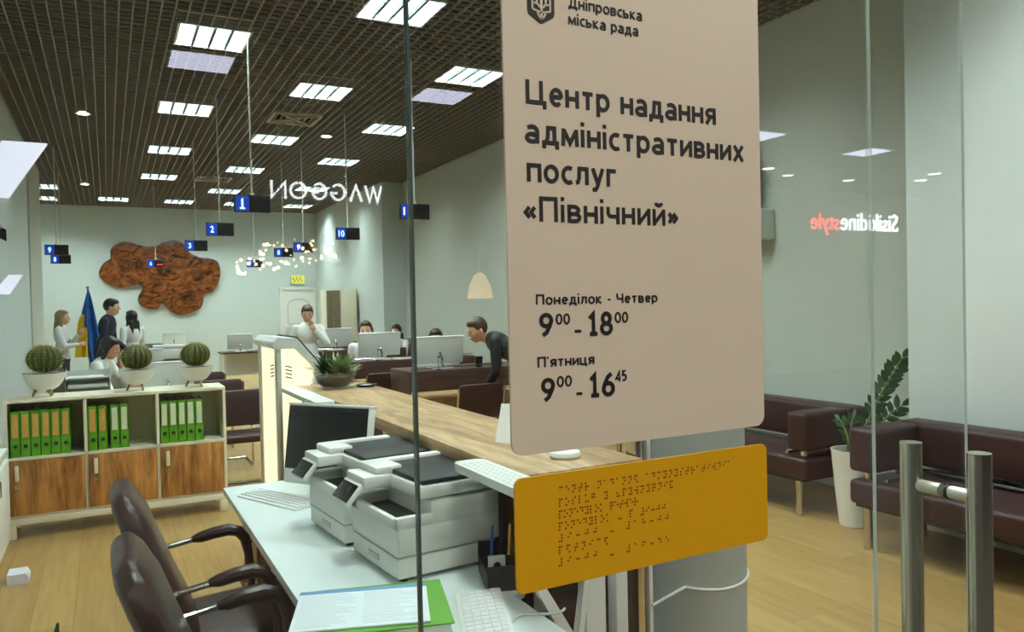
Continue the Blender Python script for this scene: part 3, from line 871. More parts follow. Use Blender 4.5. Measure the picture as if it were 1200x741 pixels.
for ya, yb in ((-0.28, 0.27), (1.95, 2.80)):
    p = MB().prism(rrect(-0.105, -0.004, ya, yb, 0.03), 'z', 1.058, 1.082).build('edge_shelf', 'plastic', ctr, smooth=False)
    q = MB()
    for i in range(4):
        for k in range(int((yb - ya) / 0.025) - 3): q.box((-0.09 + i * 0.02, ya + 0.04 + k * 0.025, 1.0815), (-0.082 + i * 0.02, ya + 0.048 + k * 0.025, 1.0826))
    q.build('perforation', 'plastic2', p, smooth=False)
    MB().box((-0.03, ya + 0.2, 1.02), (0.03, ya + 0.26, 1.058), 0.004).build('bracket', 'plastic2', p)
# V shaped brace at the near end
b = MB()
y0, y1 = -0.10, -0.075
b.prism([(-0.03, 0.80), (0.0, 0.80), (0.108, 0.62), (0.080, 0.60)], 'y', y0, y1)
b.prism([(0.118, 0.80), (0.135, 0.80), (0.108, 0.62), (0.085, 0.60)], 'y', y0, y1)
b.prism([(-0.03, 0.80), (0.135, 0.80), (0.135, 0.83), (-0.03, 0.83)], 'y', y0, y1)
b.prism([(0.080, 0.60), (0.108, 0.62), (0.108, 0.0), (0.080, 0.0)], 'y', y0, y1)
b.build('brace', 'white', ctr, smooth=False)

post = thing('glazing_post', 'narrow vertical aluminium post between the oak counter and the grey column', 'post', (1.43, 1.90, 0))
MB().box((-0.022, -0.02, 0), (0.004, 0.03, 2.74), 0.002).build('profile', 'steel', post)
MB().box((0.004, 0.0, 0), (0.020, 0.03, 2.74)).build('dark_groove', 'black', post)
MB().box((0.020, -0.02, 0), (0.034, 0.03, 2.74), 0.002).build('white_edge', 'white', post)
colm = thing('round_column', 'thick round pale grey column behind the yellow braille plate', 'column', (1.79, 2.05, 0))
MB().lathe([(0.165, 0.0), (0.165, ZC - 0.005)], n=48).build('shaft', 'column', colm)
MB().lathe([(0.166, 0.0), (0.172, 0.002), (0.172, 0.07), (0.166, 0.075)], n=48, cap=False).build('base_collar', 'steel', colm)
cb = MB()
pts = [(1.45, 1.868, 0.616)] + [(1.79 + 0.169 * math.cos(a), 2.05 + 0.169 * math.sin(a), 0.610 - 0.008 * math.sin((a - 3.5) * 1.6)) for a in [3.75 + i * 0.16 for i in range(16)]]
cb.tube(pts, 0.0045, 8)
tag(cb.build('cable', 'white'), 'thin white cable wrapped round the grey column', 'cable')

# ================================================================== PRINTERS
def make_printer():
    r = thing('laser_printer', 'p', 'printer')
    W, D = 0.355, 0.345      # y width, x depth
    b = MB()
    b.box((0, 0, 0.075), (D, W, 0.165), 0.008)
    b.box((0.11, 0, 0.15), (D, W, 0.225), 0.006)
    b.box((0, 0, 0.15), (0.12, 0.025, 0.190), 0.006); b.box((0, W - 0.05, 0.15), (0.12, W, 0.20), 0.006)
    b.box((0, 0, 0.15), (0.02, W, 0.185), 0.006)
    b.build('body', 'plastic', r)
    MB().box((0.018, 0.022, 0.152), (0.13, W - 0.045, 0.168)).box((0.112, 0.03, 0.165), (0.118, W - 0.05, 0.215)).build('output_tray', 'black', r)
    t = MB().box((0.002, 0.003, 0.012), (D - 0.01, W - 0.003, 0.072), 0.006).build('paper_drawer', 'plastic', r)
    MB().box((-0.002, W / 2 - 0.04, 0.035), (0.004, W / 2 + 0.04, 0.052), 0.002).build('drawer_handle', 'plastic2', t)
    MB().box((-0.001, 0.01, 0.0735), (0.02, W - 0.01, 0.0755)).build('seam', 'plastic2', r)
    b = MB()
    b.box((0.075, 0, 0.232), (D, W, 0.272), 0.008)
    b.box((-0.015, W * 0.58, 0.235), (0.09, W, 0.275), 0.008)
    b.build('scanner', 'plastic', r)
    MB().box((0.085, 0.006, 0.272), (D - 0.003, W - 0.01, 0.288), 0.006).build('scanner_lid', 'lid', r)
    L = MB().box((0.03, W * 0.60, 0.274), (0.12, W, 0.298), 0.007)
    L.box((0.10, W * 0.9, 0.274), (D - 0.03, W, 0.298), 0.007)
    L.build('lid_frame', 'plastic', r)
    mx = Matrix.Translation((-0.015, W * 0.80, 0.245)) @ Matrix.Rotation(math.radians(-48), 4, 'Y')
    p = MB().box((-0.072, -0.07, -0.008), (0.005, 0.07, 0.008), 0.006, mx=mx).build('control_panel', 'plastic', r)
    MB().box((-0.066, -0.062, 0.008), (-0.005, 0.062, 0.0105), 0.001, mx=mx).build('panel_display', 'screen', p)
    b = MB()
    for x in (0.03, D - 0.04):
        for y in (0.03, W - 0.03): b.cyl((x, y, 0), (x, y, 0.014), 0.014)
    b.build('feet', 'black', r)
    return r
P0 = make_printer()
P0.location = (0.715, 2.085, 0.75); P0.rotation_euler = (0, 0, 0.09)
tag(P0, 'white laser printer on the desk, nearer of two, right behind the glass edge', 'printer', 'printers on the white desk')
dup(P0, None, (0.675, 2.50, 0.75), 0.09, 'white laser printer on the desk, farther of two, by the computer screen', 'printers on the white desk')

# ================================================================== ALL-IN-ONE COMPUTERS, KEYBOARDS
def make_aio():
    r = thing('desktop_computer', 'c', 'computer')     # faces local -x
    t = Matrix.Translation((0, 0, 0.055)) @ Matrix.Rotation(math.radians(9), 4, 'Y')
    MB().box((-0.022, -0.27, 0.0), (0.022, 0.27, 0.335), 0.010, mx=t).build('housing', 'plastic', r)
    MB().box((-0.0245, -0.262, 0.062), (-0.020, 0.262, 0.328), 0.002, mx=t).build('screen', 'screen', r)
    MB().box((-0.024, -0.271, 0.330), (0.030, 0.271, 0.340), 0.004, mx=t).build('top_rim', 'plastic', r)
    v = MB()
    for i in range(2):
        for k in range(24):
            v.box((0.012 + i * 0.012, -0.24 + k * 0.02, 0.3395), (0.018 + i * 0.012, -0.23 + k * 0.02, 0.3408), mx=t)
    v.build('vent_holes', 'plastic2', r)
    MB().tube([(0.03, 0, 0.2), (0.10, 0, 0.12), (0.12, 0, 0.012)], [0.016, 0.016, 0.016], 10).build('stand_neck', 'chrome', r)
    MB().box((-0.07, -0.11, 0), (0.15, 0.11, 0.012), 0.005).build('stand_foot', 'plastic', r)
    return r
A0 = make_aio()
A0.location = (0.785, 3.18, 0.75); A0.rotation_euler = (0, 0, 0.62); A0.scale = (1, 0.8, 1)
tag(A0, 'white computer with black screen at the far end of the white desk', 'computer')
def make_keyboard():
    r = thing('keyboard', 'k', 'keyboard')
    MB().prism([(-0.062, 0.0), (0.062, 0.0), (0.062, 0.016), (0.050, 0.017), (-0.056, 0.009), (-0.062, 0.006)], 'y', -0.205, 0.205).build('base', 'plastic', r)
    b = MB()
    for i in range(5):
        for j in range(16):
            x = -0.050 + i * 0.021; z = 0.0094 + i * 0.0016
            b.box((x, -0.198 + j * 0.0248, z), (x + 0.018, -0.198 + j * 0.0248 + 0.022, z + 0.0045))
    b.build('keys', 'keys', r, smooth=False)
    return r
K0 = make_keyboard()
K0.location = (0.61, 3.27, 0.75); K0.rotation_euler = (0, 0, 0.42)
tag(K0, 'white keyboard on the far end of the desk in front of the black screen', 'keyboard', 'keyboards on the white desk')
dup(K0, None, (0.81, 1.71, 0.75), -0.35, 'white keyboard at the bottom edge of the photo beside the green binders', 'keyboards on the white desk')

# ---- green binders lying on the desk with a printed sheet in a sleeve
def flat_binder(loc, rz, lab):
    r = thing('ring_binder', lab, 'binder', loc, rz, group='green binders lying on the desk')
    b = MB()
    b.box((-0.16, -0.14, 0), (0.16, 0.14, 0.0035), 0.001, seg=1); b.box((-0.16, -0.14, 0.040), (0.16, 0.14, 0.0435), 0.001, seg=1)
    b.box((-0.16, 0.137, 0), (0.16, 0.14, 0.0435))
    b.build('cover', 'green', r)
    MB().box((-0.15, -0.135, 0.004), (0.152, 0.12, 0.039)).build('pages', 'paper', r)
    return r
flat_binder((0.545, 1.745, 0.75), -0.33, 'green ring binder lying on the desk, lower of the pair under the printed sheets')
flat_binder((0.555, 1.755, 0.7935), -0.27, 'green ring binder lying on the desk, upper of the pair under the printed sheets')
s = thing('document_sleeve', 'printed sheets in a clear sleeve lying on top of the green binders', 'document', (0.515, 1.765, 0.837), -0.33)
MB().box((-0.155, -0.118, 0.0), (0.155, 0.118, 0.005), 0.001, seg=1).build('sheets', 'doc', s)
MB().box((-0.155, 0.098, 0.005), (0.155, 0.118, 0.0055)).build('header_strip', 'doc_blue', s)
b = MB(); rnd = random.Random(5)
for c in range(2):
    for k in range(17):
        y = 0.085 - k * 0.0115
        b.box((-0.145 + c * 0.148, y, 0.005), (-0.145 + c * 0.148 + rnd.uniform(0.08, 0.135), y + 0.0022, 0.0052))
b.build('print_lines', 'plastic2', s, smooth=False)

ph = thing('pencil_holder', 'black mesh desk organiser with pens beside the near printer', 'desk organiser', (0.985, 1.975, 0.75), -0.3)
b = MB()
for lo, hi in (((-0.05, -0.09, 0), (0.05, 0.09, 0.003)), ((-0.05, -0.09, 0), (-0.047, 0.09, 0.05)), ((0.047, -0.09, 0), (0.05, 0.09, 0.09)), ((-0.05, -0.09, 0), (0.05, -0.087, 0.07)), ((-0.05, 0.087, 0), (0.05, 0.09, 0.09)), ((-0.05, 0.0, 0), (0.05, 0.003, 0.07))):
    b.box(lo, hi)
b.build('tray', 'black', ph, smooth=False)
for k, (x, y, m_) in enumerate(((-0.02, 0.04, 'cloth_blue'), (0.01, 0.06, 'black'), (0.03, 0.03, 'orange'))):
    o = MB().cyl((x, y, 0.754), (x + 0.01, y + 0.012, 0.89), 0.0042, n=8).cyl((x + 0.01, y + 0.012, 0.89), (x + 0.0108, y + 0.013, 0.90), 0.0042, 0.001, n=8)
    o = o.build('pen', m_); o.location = (0.985, 1.975, 0); o.rotation_euler = (0, 0, -0.3)
    tag(o, ['blue pen standing in the black desk organiser', 'black pen standing in the black desk organiser', 'orange pencil standing in the black desk organiser'][k], 'pen', 'pens in the organiser')
o = MB().box((-0.024, -0.009, 0), (0.024, 0.009, 0.075), 0.002).build('note_box', 'plastic', loc=(0.966, 1.955, 0.7535), rot=(0, 0, -0.3))
tag(o, 'small white upright box with a dark dot in the desk organiser', 'box')
MB().cyl((0.0, -0.0095, 0.05), (0.0, -0.0088, 0.05), 0.011).build('dot', 'ink', o)
cb = MB(); pts = []
for i in range(24):
    t = i / 23
    pts.append((0.83 + 0.20 * t, 1.62 + 0.05 * math.sin(t * 5) + 0.12 * t, 0.7545))
cb.tube(pts, 0.0035, 6)
tag(cb.build('cable', 'plastic2'), 'grey cable lying on the desk beside the near keyboard', 'cable')

# ---- things on the counter
o = MB().prism([(-0.06, 0.0), (-0.057, 0.0), (0.0, 0.118), (0.057, 0.0), (0.06, 0.0), (0.0015, 0.124), (-0.0015, 0.124)], 'x', -0.10, 0.10).build('tent_card', 'paper', loc=(1.26, 2.28, 1.08), rot=(0, 0, -0.9), smooth=False)
tag(o, 'white folded card standing on the oak counter at the left edge of the beige sign', 'card')
r = thing('wifi_router', 'small round white access point lying on the near end of the oak counter', 'router', (1.215, 1.975, 1.08))
MB().lathe([(0.012, 0.0), (0.044, 0.001), (0.048, 0.008), (0.045, 0.018), (0.035, 0.024), (0.001, 0.025)], n=32).build('body', 'plastic', r)
MB().lathe([(0.006, 0.0245), (0.006, 0.0262), (0.0005, 0.0264)], n=12).build('led_cap', 'plastic2', r)

def leaf_blade(b, p, d, L, w, up=V((0, 0, 1)), n=5, curl=0.25, m=None):
    d = d.normalized(); s_ = d.cross(up)
    if s_.length < 1e-4: s_ = d.orthogonal()
    s_.normalize(); nn = s_.cross(d).normalized()
    rs = []
    for i in range(n + 1):
        t = i / n
        ww = w * math.sin(PI * (0.06 + 0.93 * t)) ** 0.8 * 0.5
        c = p + d * (L * t) - nn * (curl * L * t * t)
        th = 0.0012
        rs.append([c + s_ * ww + nn * (0.15 * ww), c + nn * th, c - s_ * ww + nn * (0.15 * ww), c - nn * th])
    b.rings(rs, True, m)
bw = thing('glass_bowl_planter', 'glass bowl of succulents on the far end of the oak counter', 'plant bowl', (1.16, 4.42, 1.08))
MB().lathe([(0.02, 0.0), (0.075, 0.004), (0.105, 0.03), (0.122, 0.075), (0.126, 0.10), (0.122, 0.10), (0.117, 0.075), (0.10, 0.034), (0.07, 0.009), (0.01, 0.006)], n=36).build('bowl', 'bowl_glass', bw)
MB().lathe([(0.01, 0.008), (0.068, 0.011), (0.098, 0.036), (0.114, 0.07), (0.09, 0.078), (0.001, 0.082)], n=30).build('soil', 'soil', bw)
rnd = random.Random(11)
for k in range(7):
    a = k * 2.4; rr = 0.02 + 0.011 * k
    b = MB(); c = V((rr * math.cos(a), rr * math.sin(a), 0.076))
    for i in range(34):
        t = i * 2.4; el = rnd.uniform(0.25, 1.35)
        leaf_blade(b, c + V((0, 0, 0.01 * (i % 4))), V((math.cos(t) * math.cos(el), math.sin(t) * math.cos(el), math.sin(el))), rnd.uniform(0.045, 0.135), 0.02, n=3)
    b.build('succulent', ('leaf_light', 'leaf', 'leaf_pale')[k % 3], bw)
o = thing('flat_dish', 'small flat dark dish on the oak counter beside the plant bowl', 'dish', (1.335, 4.38, 1.08))
MB().lathe([(0.02, 0), (0.05, 0.001), (0.062, 0.014), (0.059, 0.014), (0.048, 0.005), (0.001, 0.004)], n=28).build('dish', 'black', o)
MB().lathe([(0.02, 0.005), (0.035, 0.010), (0.0005, 0.012)], n=18).build('wax', 'plastic2', o)

# ---- plant behind the counter end and leaf at the bottom left
def arching_plant(name, lab, cat, loc, n, L, w, potr, poth, seed, m='leaf', spread=0.5, potm='pot', h0=0.0):
    r = thing(name, lab, cat, loc)
    MB().lathe([(potr * 0.7, 0), (potr * 0.75, 0.003), (potr, poth - 0.02), (potr, poth), (potr * 0.9, poth), (potr * 0.9, poth - 0.03), (0.001, poth - 0.03)], n=32).build('pot', potm, r)
    MB().lathe([(0.001, poth - 0.02), (potr * 0.9, poth - 0.025), (potr * 0.88, poth - 0.035), (0.001, poth - 0.035)], n=24).build('soil', 'soil', r)
    rnd = random.Random(seed)
    for k in range(n):
        a = k * 2.4; el = 1.5 - spread * rnd.uniform(0.3, 1.0); l = L * rnd.uniform(0.6, 1.0)
        b = MB(); d = V((math.cos(a) * math.cos(el), math.sin(a) * math.cos(el), math.sin(el)))
        base = V((0.3 * potr * math.cos(a), 0.3 * potr * math.sin(a), poth - 0.03))
        leaf_blade(b, base, d, l, w, n=8, curl=0.4)
        b.build('leaf', m, r)
    return r
arching_plant('potted_plant', 'strap leaved plant in a tall pot behind the near end of the counter', 'plant', (1.90, 2.70, 0), 24, 0.36, 0.04, 0.11, 0.74, 4, 'leaf_light', 1.1)
arching_plant('potted_plant', 'dark leaf tip of a low plant poking up at the bottom left of the photo', 'plant', (-0.22, 1.72, 0), 8, 0.5, 0.05, 0.10, 0.22, 9, 'leaf', 0.2)
b = MB(); leaf_blade(b, V((0.0, 0.0, 0.19)), V((0.165, 0, 1)), 0.762, 0.07, up=V((0.3, -1, 0.2)), n=10, curl=0.03)
b.build('leaf', 'leaf', [o for o in bpy.data.objects if o.name.startswith('potted_plant')][-1])

# ================================================================== INFORMATION KIOSK
kz = thing('information_kiosk', 'glowing cream information kiosk with slanted screen at the far end of the counter', 'kiosk', (0.90, 4.74, 0))
D = 0.62
MB().box((0.0, 0.0, 0.0), (0.075, D, 0.03), 0.004).box((-0.05, -0.04, 0), (0.22, D + 0.04, 0.018), 0.004).build('base_plate', 'steel', kz)
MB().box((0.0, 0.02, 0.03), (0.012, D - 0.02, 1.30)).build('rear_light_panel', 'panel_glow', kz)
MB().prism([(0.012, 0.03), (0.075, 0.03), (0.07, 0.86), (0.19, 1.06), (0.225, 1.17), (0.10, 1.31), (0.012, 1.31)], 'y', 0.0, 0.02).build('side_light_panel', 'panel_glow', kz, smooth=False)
MB().prism([(0.014, 0.03), (0.07, 0.03), (0.065, 0.86), (0.185, 1.06), (0.22, 1.17), (0.10, 1.30), (0.014, 1.30)], 'y', 0.021, D - 0.01).build('body', 'cream', kz, smooth=False)
MB().box((-0.008, -0.010, 0.03), (0.022, 0.05, 1.33), 0.004).box((-0.008, D - 0.09, 0.03), (0.012, D + 0.006, 1.33), 0.004).box((-0.010, 0.018, 0.03), (-0.007, 0.024, 1.32)).build('corner_profile', 'satin', kz)
MB().prism([(-0.03, 1.325), (-0.015, 1.305), (0.10, 1.305), (0.22, 1.175), (0.20, 1.08), (0.225, 1.075), (0.265, 1.16), (0.262, 1.185), (0.115, 1.365), (0.0, 1.375), (-0.025, 1.345)], 'y', -0.025, D + 0.02).build('head_cover', 'white', kz, smooth=False)
mx = Matrix.Translation((0.19, D / 2, 1.278)) @ Matrix.Rotation(math.atan2(0.18, 0.147), 4, 'Y')
MB().box((-0.118, -D / 2 + 0.02, 0.0), (0.118, D / 2 - 0.02, 0.012), 0.004, mx=mx).build('screen', 'screen', kz)
b = MB()
for k in range(4):
    z = 1.12 + k * 0.022
    b.prism([(0.045, z + 0.012), (0.085, z), (0.085, z + 0.007), (0.045, z + 0.019)], 'y', -0.0015, 0.0)
    b.prism([(0.12, z + 0.012), (0.22, z), (0.22, z + 0.008), (0.12, z + 0.020)], 'x', -0.0015, 0.0)
b.build('vent_slots', 'ink', kz, smooth=False)

# ================================================================== CHAIRS
def se_ring(c, ax, ay, hx, hy, n=20, p=3.2):
    out = []
    for k in range(n):
        t = k * 2 * PI / n; cc, ss = math.cos(t), math.sin(t)
        out.append(c + ax * (hx * math.copysign(abs(cc) ** (2 / p), cc)) + ay * (hy * math.copysign(abs(ss) ** (2 / p), ss)))
    return out
def make_exec_chair():
    r = thing('office_chair', 'c', 'office chair')         # faces +x, origin under seat centre
    rs = []
    for z, x, t, hw in ((0.45, -0.20, 0.02, 0.17), (0.46, -0.20, 0.045, 0.20), (0.55, -0.225, 0.052, 0.225), (0.68, -0.265, 0.045, 0.235), (0.80, -0.305, 0.045, 0.24), (0.92, -0.345, 0.048, 0.235), (1.0, -0.375, 0.042, 0.21), (1.04, -0.39, 0.03, 0.17), (1.052, -0.394, 0.012, 0.12)):
        z = z if z < 0.5 else 0.5 + (z - 0.5) * 0.86
        rs.append(se_ring(V((x, 0, z)), V((1, 0, 0.35)).normalized(), V((0, 1, 0)), t, hw, 24))
    bk = MB().rings(rs).build('backrest', 'leather', r)
    b = MB()
    for z in (0.58, 0.70, 0.82):
        xx = -0.2 - (z - 0.45) * 0.365 + 0.044
        b.tube([(xx - 0.002 * abs(k), k * 0.05, z) for k in range(-4, 5)], 0.005, 6)
    b.build('stitched_seam', 'black', bk)
    rs = []
    for x, z, t, hw in ((-0.22, 0.45, 0.02, 0.17), (-0.20, 0.455, 0.045, 0.22), (-0.05, 0.45, 0.055, 0.25), (0.12, 0.455, 0.055, 0.255), (0.22, 0.455, 0.05, 0.245), (0.27, 0.445, 0.035, 0.22), (0.285, 0.44, 0.012, 0.18)):
        rs.append(se_ring(V((x, 0, z)), V((0, 1, 0)), V((0, 0, 1)), hw, t, 24))
    MB().rings(rs).build('seat', 'leather', r)
    for sy in (-1, 1):
        y = sy * 0.265
        pts = [(-0.15, y, 0.689), (-0.12, y, 0.693), (-0.07, y, 0.702), (-0.02, y, 0.706), (0.015, y, 0.695), (0.038, y, 0.665), (0.05, y, 0.61), (0.06, y, 0.50), (0.05, y * 0.95, 0.43)]
        arm = MB().tube(pts, [0.012, 0.021, 0.023, 0.023, 0.022, 0.02, 0.017, 0.015, 0.013], 10).build('armrest', 'leather_dark', r)
        MB().tube([(-0.27, y * 0.9, 0.665), (-0.24, y, 0.674), (-0.12, y, 0.691)], 0.0105, 10).build('chrome_rod', 'chrome', arm)
    MB().box((-0.13, -0.12, 0.375), (0.13, 0.12, 0.40), 0.01).cyl((0, 0, 0.2), (0, 0, 0.39), 0.026).cyl((0, 0, 0.09), (0, 0, 0.24), 0.034).build('gas_lift', 'black', r)
    for k in range(5):
        a = k * 2 * PI / 5 + 0.3; c, s_ = math.cos(a), math.sin(a)
        g = MB().tube([(0.02 * c, 0.02 * s_, 0.115), (0.16 * c, 0.16 * s_, 0.095), (0.28 * c, 0.28 * s_, 0.07)], [0.026, 0.02, 0.014], 8).build('base_leg', 'chrome', r)
        MB().cyl((0.28 * c - 0.02 * s_, 0.28 * s_ + 0.02 * c, 0.028), (0.28 * c + 0.02 * s_, 0.28 * s_ - 0.02 * c, 0.028), 0.028, n=16).cyl((0.28 * c, 0.28 * s_, 0.028), (0.28 * c, 0.28 * s_, 0.072), 0.008).build('caster', 'black', g)
    return r
E0 = make_exec_chair()
E0.location = (0.41, 2.84, 0)
tag(E0, 'brown leather office chair at the white desk, the farther of two', 'office chair', 'office chairs at the white desk')
dup(E0, None, (0.41, 2.10, 0), 0.0, 'brown leather office chair at the white desk, the nearer of two at the bottom edge', 'office chairs at the white desk')

def make_visitor_chair():
    r = thing('visitor_chair', 'c', 'chair')                # faces -y
    rs = []
    for z, y, t, hw in ((0.52, 0.205, 0.012, 0.20), (0.53, 0.205, 0.025, 0.222), (0.68, 0.225, 0.026, 0.225), (0.80, 0.245, 0.026, 0.225), (0.825, 0.25, 0.02, 0.21), (0.832, 0.251, 0.008, 0.18)):
        rs.append(se_ring(V((0, y, z)), V((1, 0, 0)), V((0, 1, 0)), hw, t, 20, 4.5))
    MB().rings(rs).build('backrest', 'leather_red', r)
    MB().box((-0.225, -0.23, 0.43), (0.225, 0.20, 0.49), 0.02).build('seat', 'leather_red', r)
    for sx in (-1, 1):
        x = sx * 0.235
        MB().tube([(x, 0.265, 0.80), (x, 0.225, 0.55), (x, 0.20, 0.46), (x, 0.10, 0.425), (x, -0.20, 0.425), (x, -0.235, 0.39), (x, -0.24, 0.05), (x, -0.22, 0.013), (x, 0.23, 0.012)], 0.0115, 8).build('frame_tube', 'chrome', r)
    MB().tube([(-0.235, 0.23, 0.012), (0.235, 0.23, 0.012)], 0.0115, 8).tube([(-0.235, 0.02, 0.42), (0.235, 0.02, 0.42)], 0.0115, 8).build('cross_tube', 'chrome', r)
    return r
VC = make_visitor_chair()
VC.location = (1.04, 6.92, 0)
tag(VC, 'brown visitor chair with chrome frame right beside the cabinet, nearest of its row', 'chair', 'brown visitor chairs left of the kiosk')
for i, (x, y) in enumerate(((1.00, 8.1), (0.97, 9.25), (0.93, 10.35))):
    dup(VC, None, (x, y, 0), 0.0, ['brown visitor chair second in the row behind the cabinet, left of the kiosk', 'brown visitor chair third in the row behind the cabinet, left of the kiosk', 'brown visitor chair farthest of the row behind the right cactus'][i], 'brown visitor chairs left of the kiosk')
dup(VC, None, (2.95, 6.48, 0), PI + 0.05, 'brown visitor chair beside the leaning person in black leather, seen from behind', 'brown visitor chairs at the work desks')
dup(VC, None, (2.68, 8.20, 0), PI - 0.05, 'brown visitor chair seen from behind over the oak counter, left of the glass edge', 'brown visitor chairs at the work desks')
dup(VC, None, (2.85, 10.75, 0), PI + 0.1, 'brown visitor chair just right of the plant bowl, partly hidden', 'brown visitor chairs at the work desks')

# ================================================================== SOFAS
def sofa(loc, y0, y1, lab, arm_far):
    s_ = 1 if arm_far else -1; ye = y1 if arm_far else y0
    r = thing('waiting_sofa', lab, 'sofa', loc, group=None)    # local: front x=0, back toward +x, runs along y
    MB().box((0, y0, 0.27), (0.66, y1, 0.42), 0.03, seg=3).build('seat', 'leather_red', r)
    MB().box((0.45, y0, 0.47), (0.66, y1, 0.745), 0.035, seg=3).build('backrest', 'leather_red', r)
    if True:
        MB().box((0.0, min(ye, ye - s_ * 0.17), 0.47), (0.46, max(ye, ye - s_ * 0.17), 0.74), 0.03, seg=3).build('armrest', 'leather_red', r)
        for x in (0.08, 0.36): MB().cyl((x, ye - s_ * 0.085, 0.41), (x, ye - s_ * 0.085, 0.48), 0.022).build('arm_post', 'chrome', r)
        MB().tube([(0.06, ye - s_ * 0.22, 0.435), (0.40, ye - s_ * 0.22, 0.435)], 0.012, 8).build('arm_rail', 'chrome', r)
    n = max(2, int((y1 - y0) / 0.9) + 1)
    for k in range(n):
        y = y0 + 0.10 + k * (y1 - y0 - 0.2) / (n - 1)
        for x in (0.05, 0.58): 
            MB().cyl((x, y, 0.012), (x, y, 0.28), 0.025).cyl((x, y, 0), (x, y, 0.014), 0.027).build('leg', 'chrome', r)
        MB().cyl((0.55, y, 0.41), (0.55, y, 0.48), 0.018).build('back_post', 'chrome', r)
    MB().tube([(0.47, y0 + 0.05, 0.445), (0.47, y1 - 0.05, 0.445)], 0.011, 8).build('back_rail', 'chrome', r)
    MB().box((0.02, y0 + 0.04, 0.255), (0.64, y1 - 0.04, 0.272)).build('seat_frame', 'black', r)
    return r
sofa((4.03, 0, 0), 0.98, 3.22, 'dark brown leather sofa at the right edge, with an armrest next to the white pot', True)
s1 = sofa((4.25, 0, 0), 3.74, 6.1, 'dark brown leather sofa along the right wall, left of the white pot', False)
pl = thing('potted_zz_plant', 'dark green plant in a tall white pot between the two brown sofas', 'plant', (4.43, 3.50, 0))
MB().lathe([(0.085, 0.0), (0.09, 0.004), (0.115, 0.25), (0.135, 0.50), (0.138, 0.515), (0.122, 0.515), (0.12, 0.47), (0.001, 0.47)], n=40).build('pot', 'pot', pl)
MB().lathe([(0.001, 0.485), (0.12, 0.48), (0.12, 0.472), (0.001, 0.472)], n=24).build('soil', 'soil', pl)
def frond(b0, tip, nl, lw, seed):
    b0 = V(b0); tip = V(tip); rnd = random.Random(seed)
    mid = (b0 + tip) / 2 + V((0, 0, 0.09))
    pts = [(b0 * (1 - t) ** 2 + mid * 2 * t * (1 - t) + tip * t * t) for t in [i / 12 for i in range(13)]]
    st = MB().tube(pts, [0.011 - 0.0006 * i for i in range(13)], 8).build('stem', 'stem', pl)
    b = MB()
    for i in range(nl):
        t = 0.25 + 0.75 * i / (nl - 1); k = t * 12; j = min(11, int(k)); p = pts[j].lerp(pts[j + 1], k - j)
        d = (pts[j + 1] - pts[j]).normalized()
        view = V((-0.78, -0.62, 0.1)); s_ = d.cross(view).normalized()
        for sg in ((-1, 1) if i < nl - 1 else (0,)):
            leaf_blade(b, p, d * 0.75 + s_ * sg * 0.8 + V((rnd.uniform(-.15, .15), rnd.uniform(-.15, .15), rnd.uniform(-.1, .1))), lw * rnd.uniform(0.85, 1.1) * (1 - 0.3 * abs(t - 0.6)), lw * 0.42, up=view * -1, n=4, curl=0.12)
    b.build('leaflets', 'leaf', st)
frond((0.0, 0.0, 0.46), (0.40, -0.10, 1.12), 13, 0.105, 1)
frond((0.02, -0.03, 0.46), (0.33, -0.14, 0.80), 7, 0.10, 2)
frond((-0.03, 0.02, 0.46), (0.08, 0.05, 0.72), 5, 0.07, 3)
frond((-0.02, -0.02, 0.46), (0.02, 0.12, 0.70), 5, 0.07, 4)

# ---- air conditioner and screen on the right wall
r = thing('air_conditioner', 'white air conditioner on the right wall peeking out beside the beige sign', 'air conditioner', (5.2, 4.86, 2.06))
MB().box((-0.21, 0, 0), (-0.001, 0.85, 0.27), 0.02, seg=3).build('housing', 'plastic', r)
MB().box((-0.2, 0.03, -0.004), (-0.09, 0.82, 0.012), 0.003).build('louvre', 'plastic2', r)
r = thing('wall_television', 'dark screen mounted on the right wall above the air conditioner, mostly hidden by the sign', 'television', (5.2, 4.95, 2.42))
mx = Matrix.Translation((-0.12, 0, 0)) @ Matrix.Rotation(math.radians(-12), 4, 'Y')
MB().box((-0.02, 0.0, 0.0), (0.02, 0.9, 0.5), 0.006, mx=mx).build('housing', 'black', r)
MB().box((-0.023, 0.02, 0.02), (-0.019, 0.88, 0.48), mx=mx).build('screen', 'screen', r)
MB().box((-0.1, 0.4, 0.2), (-0.001, 0.5, 0.3)).build('bracket', 'black', r)

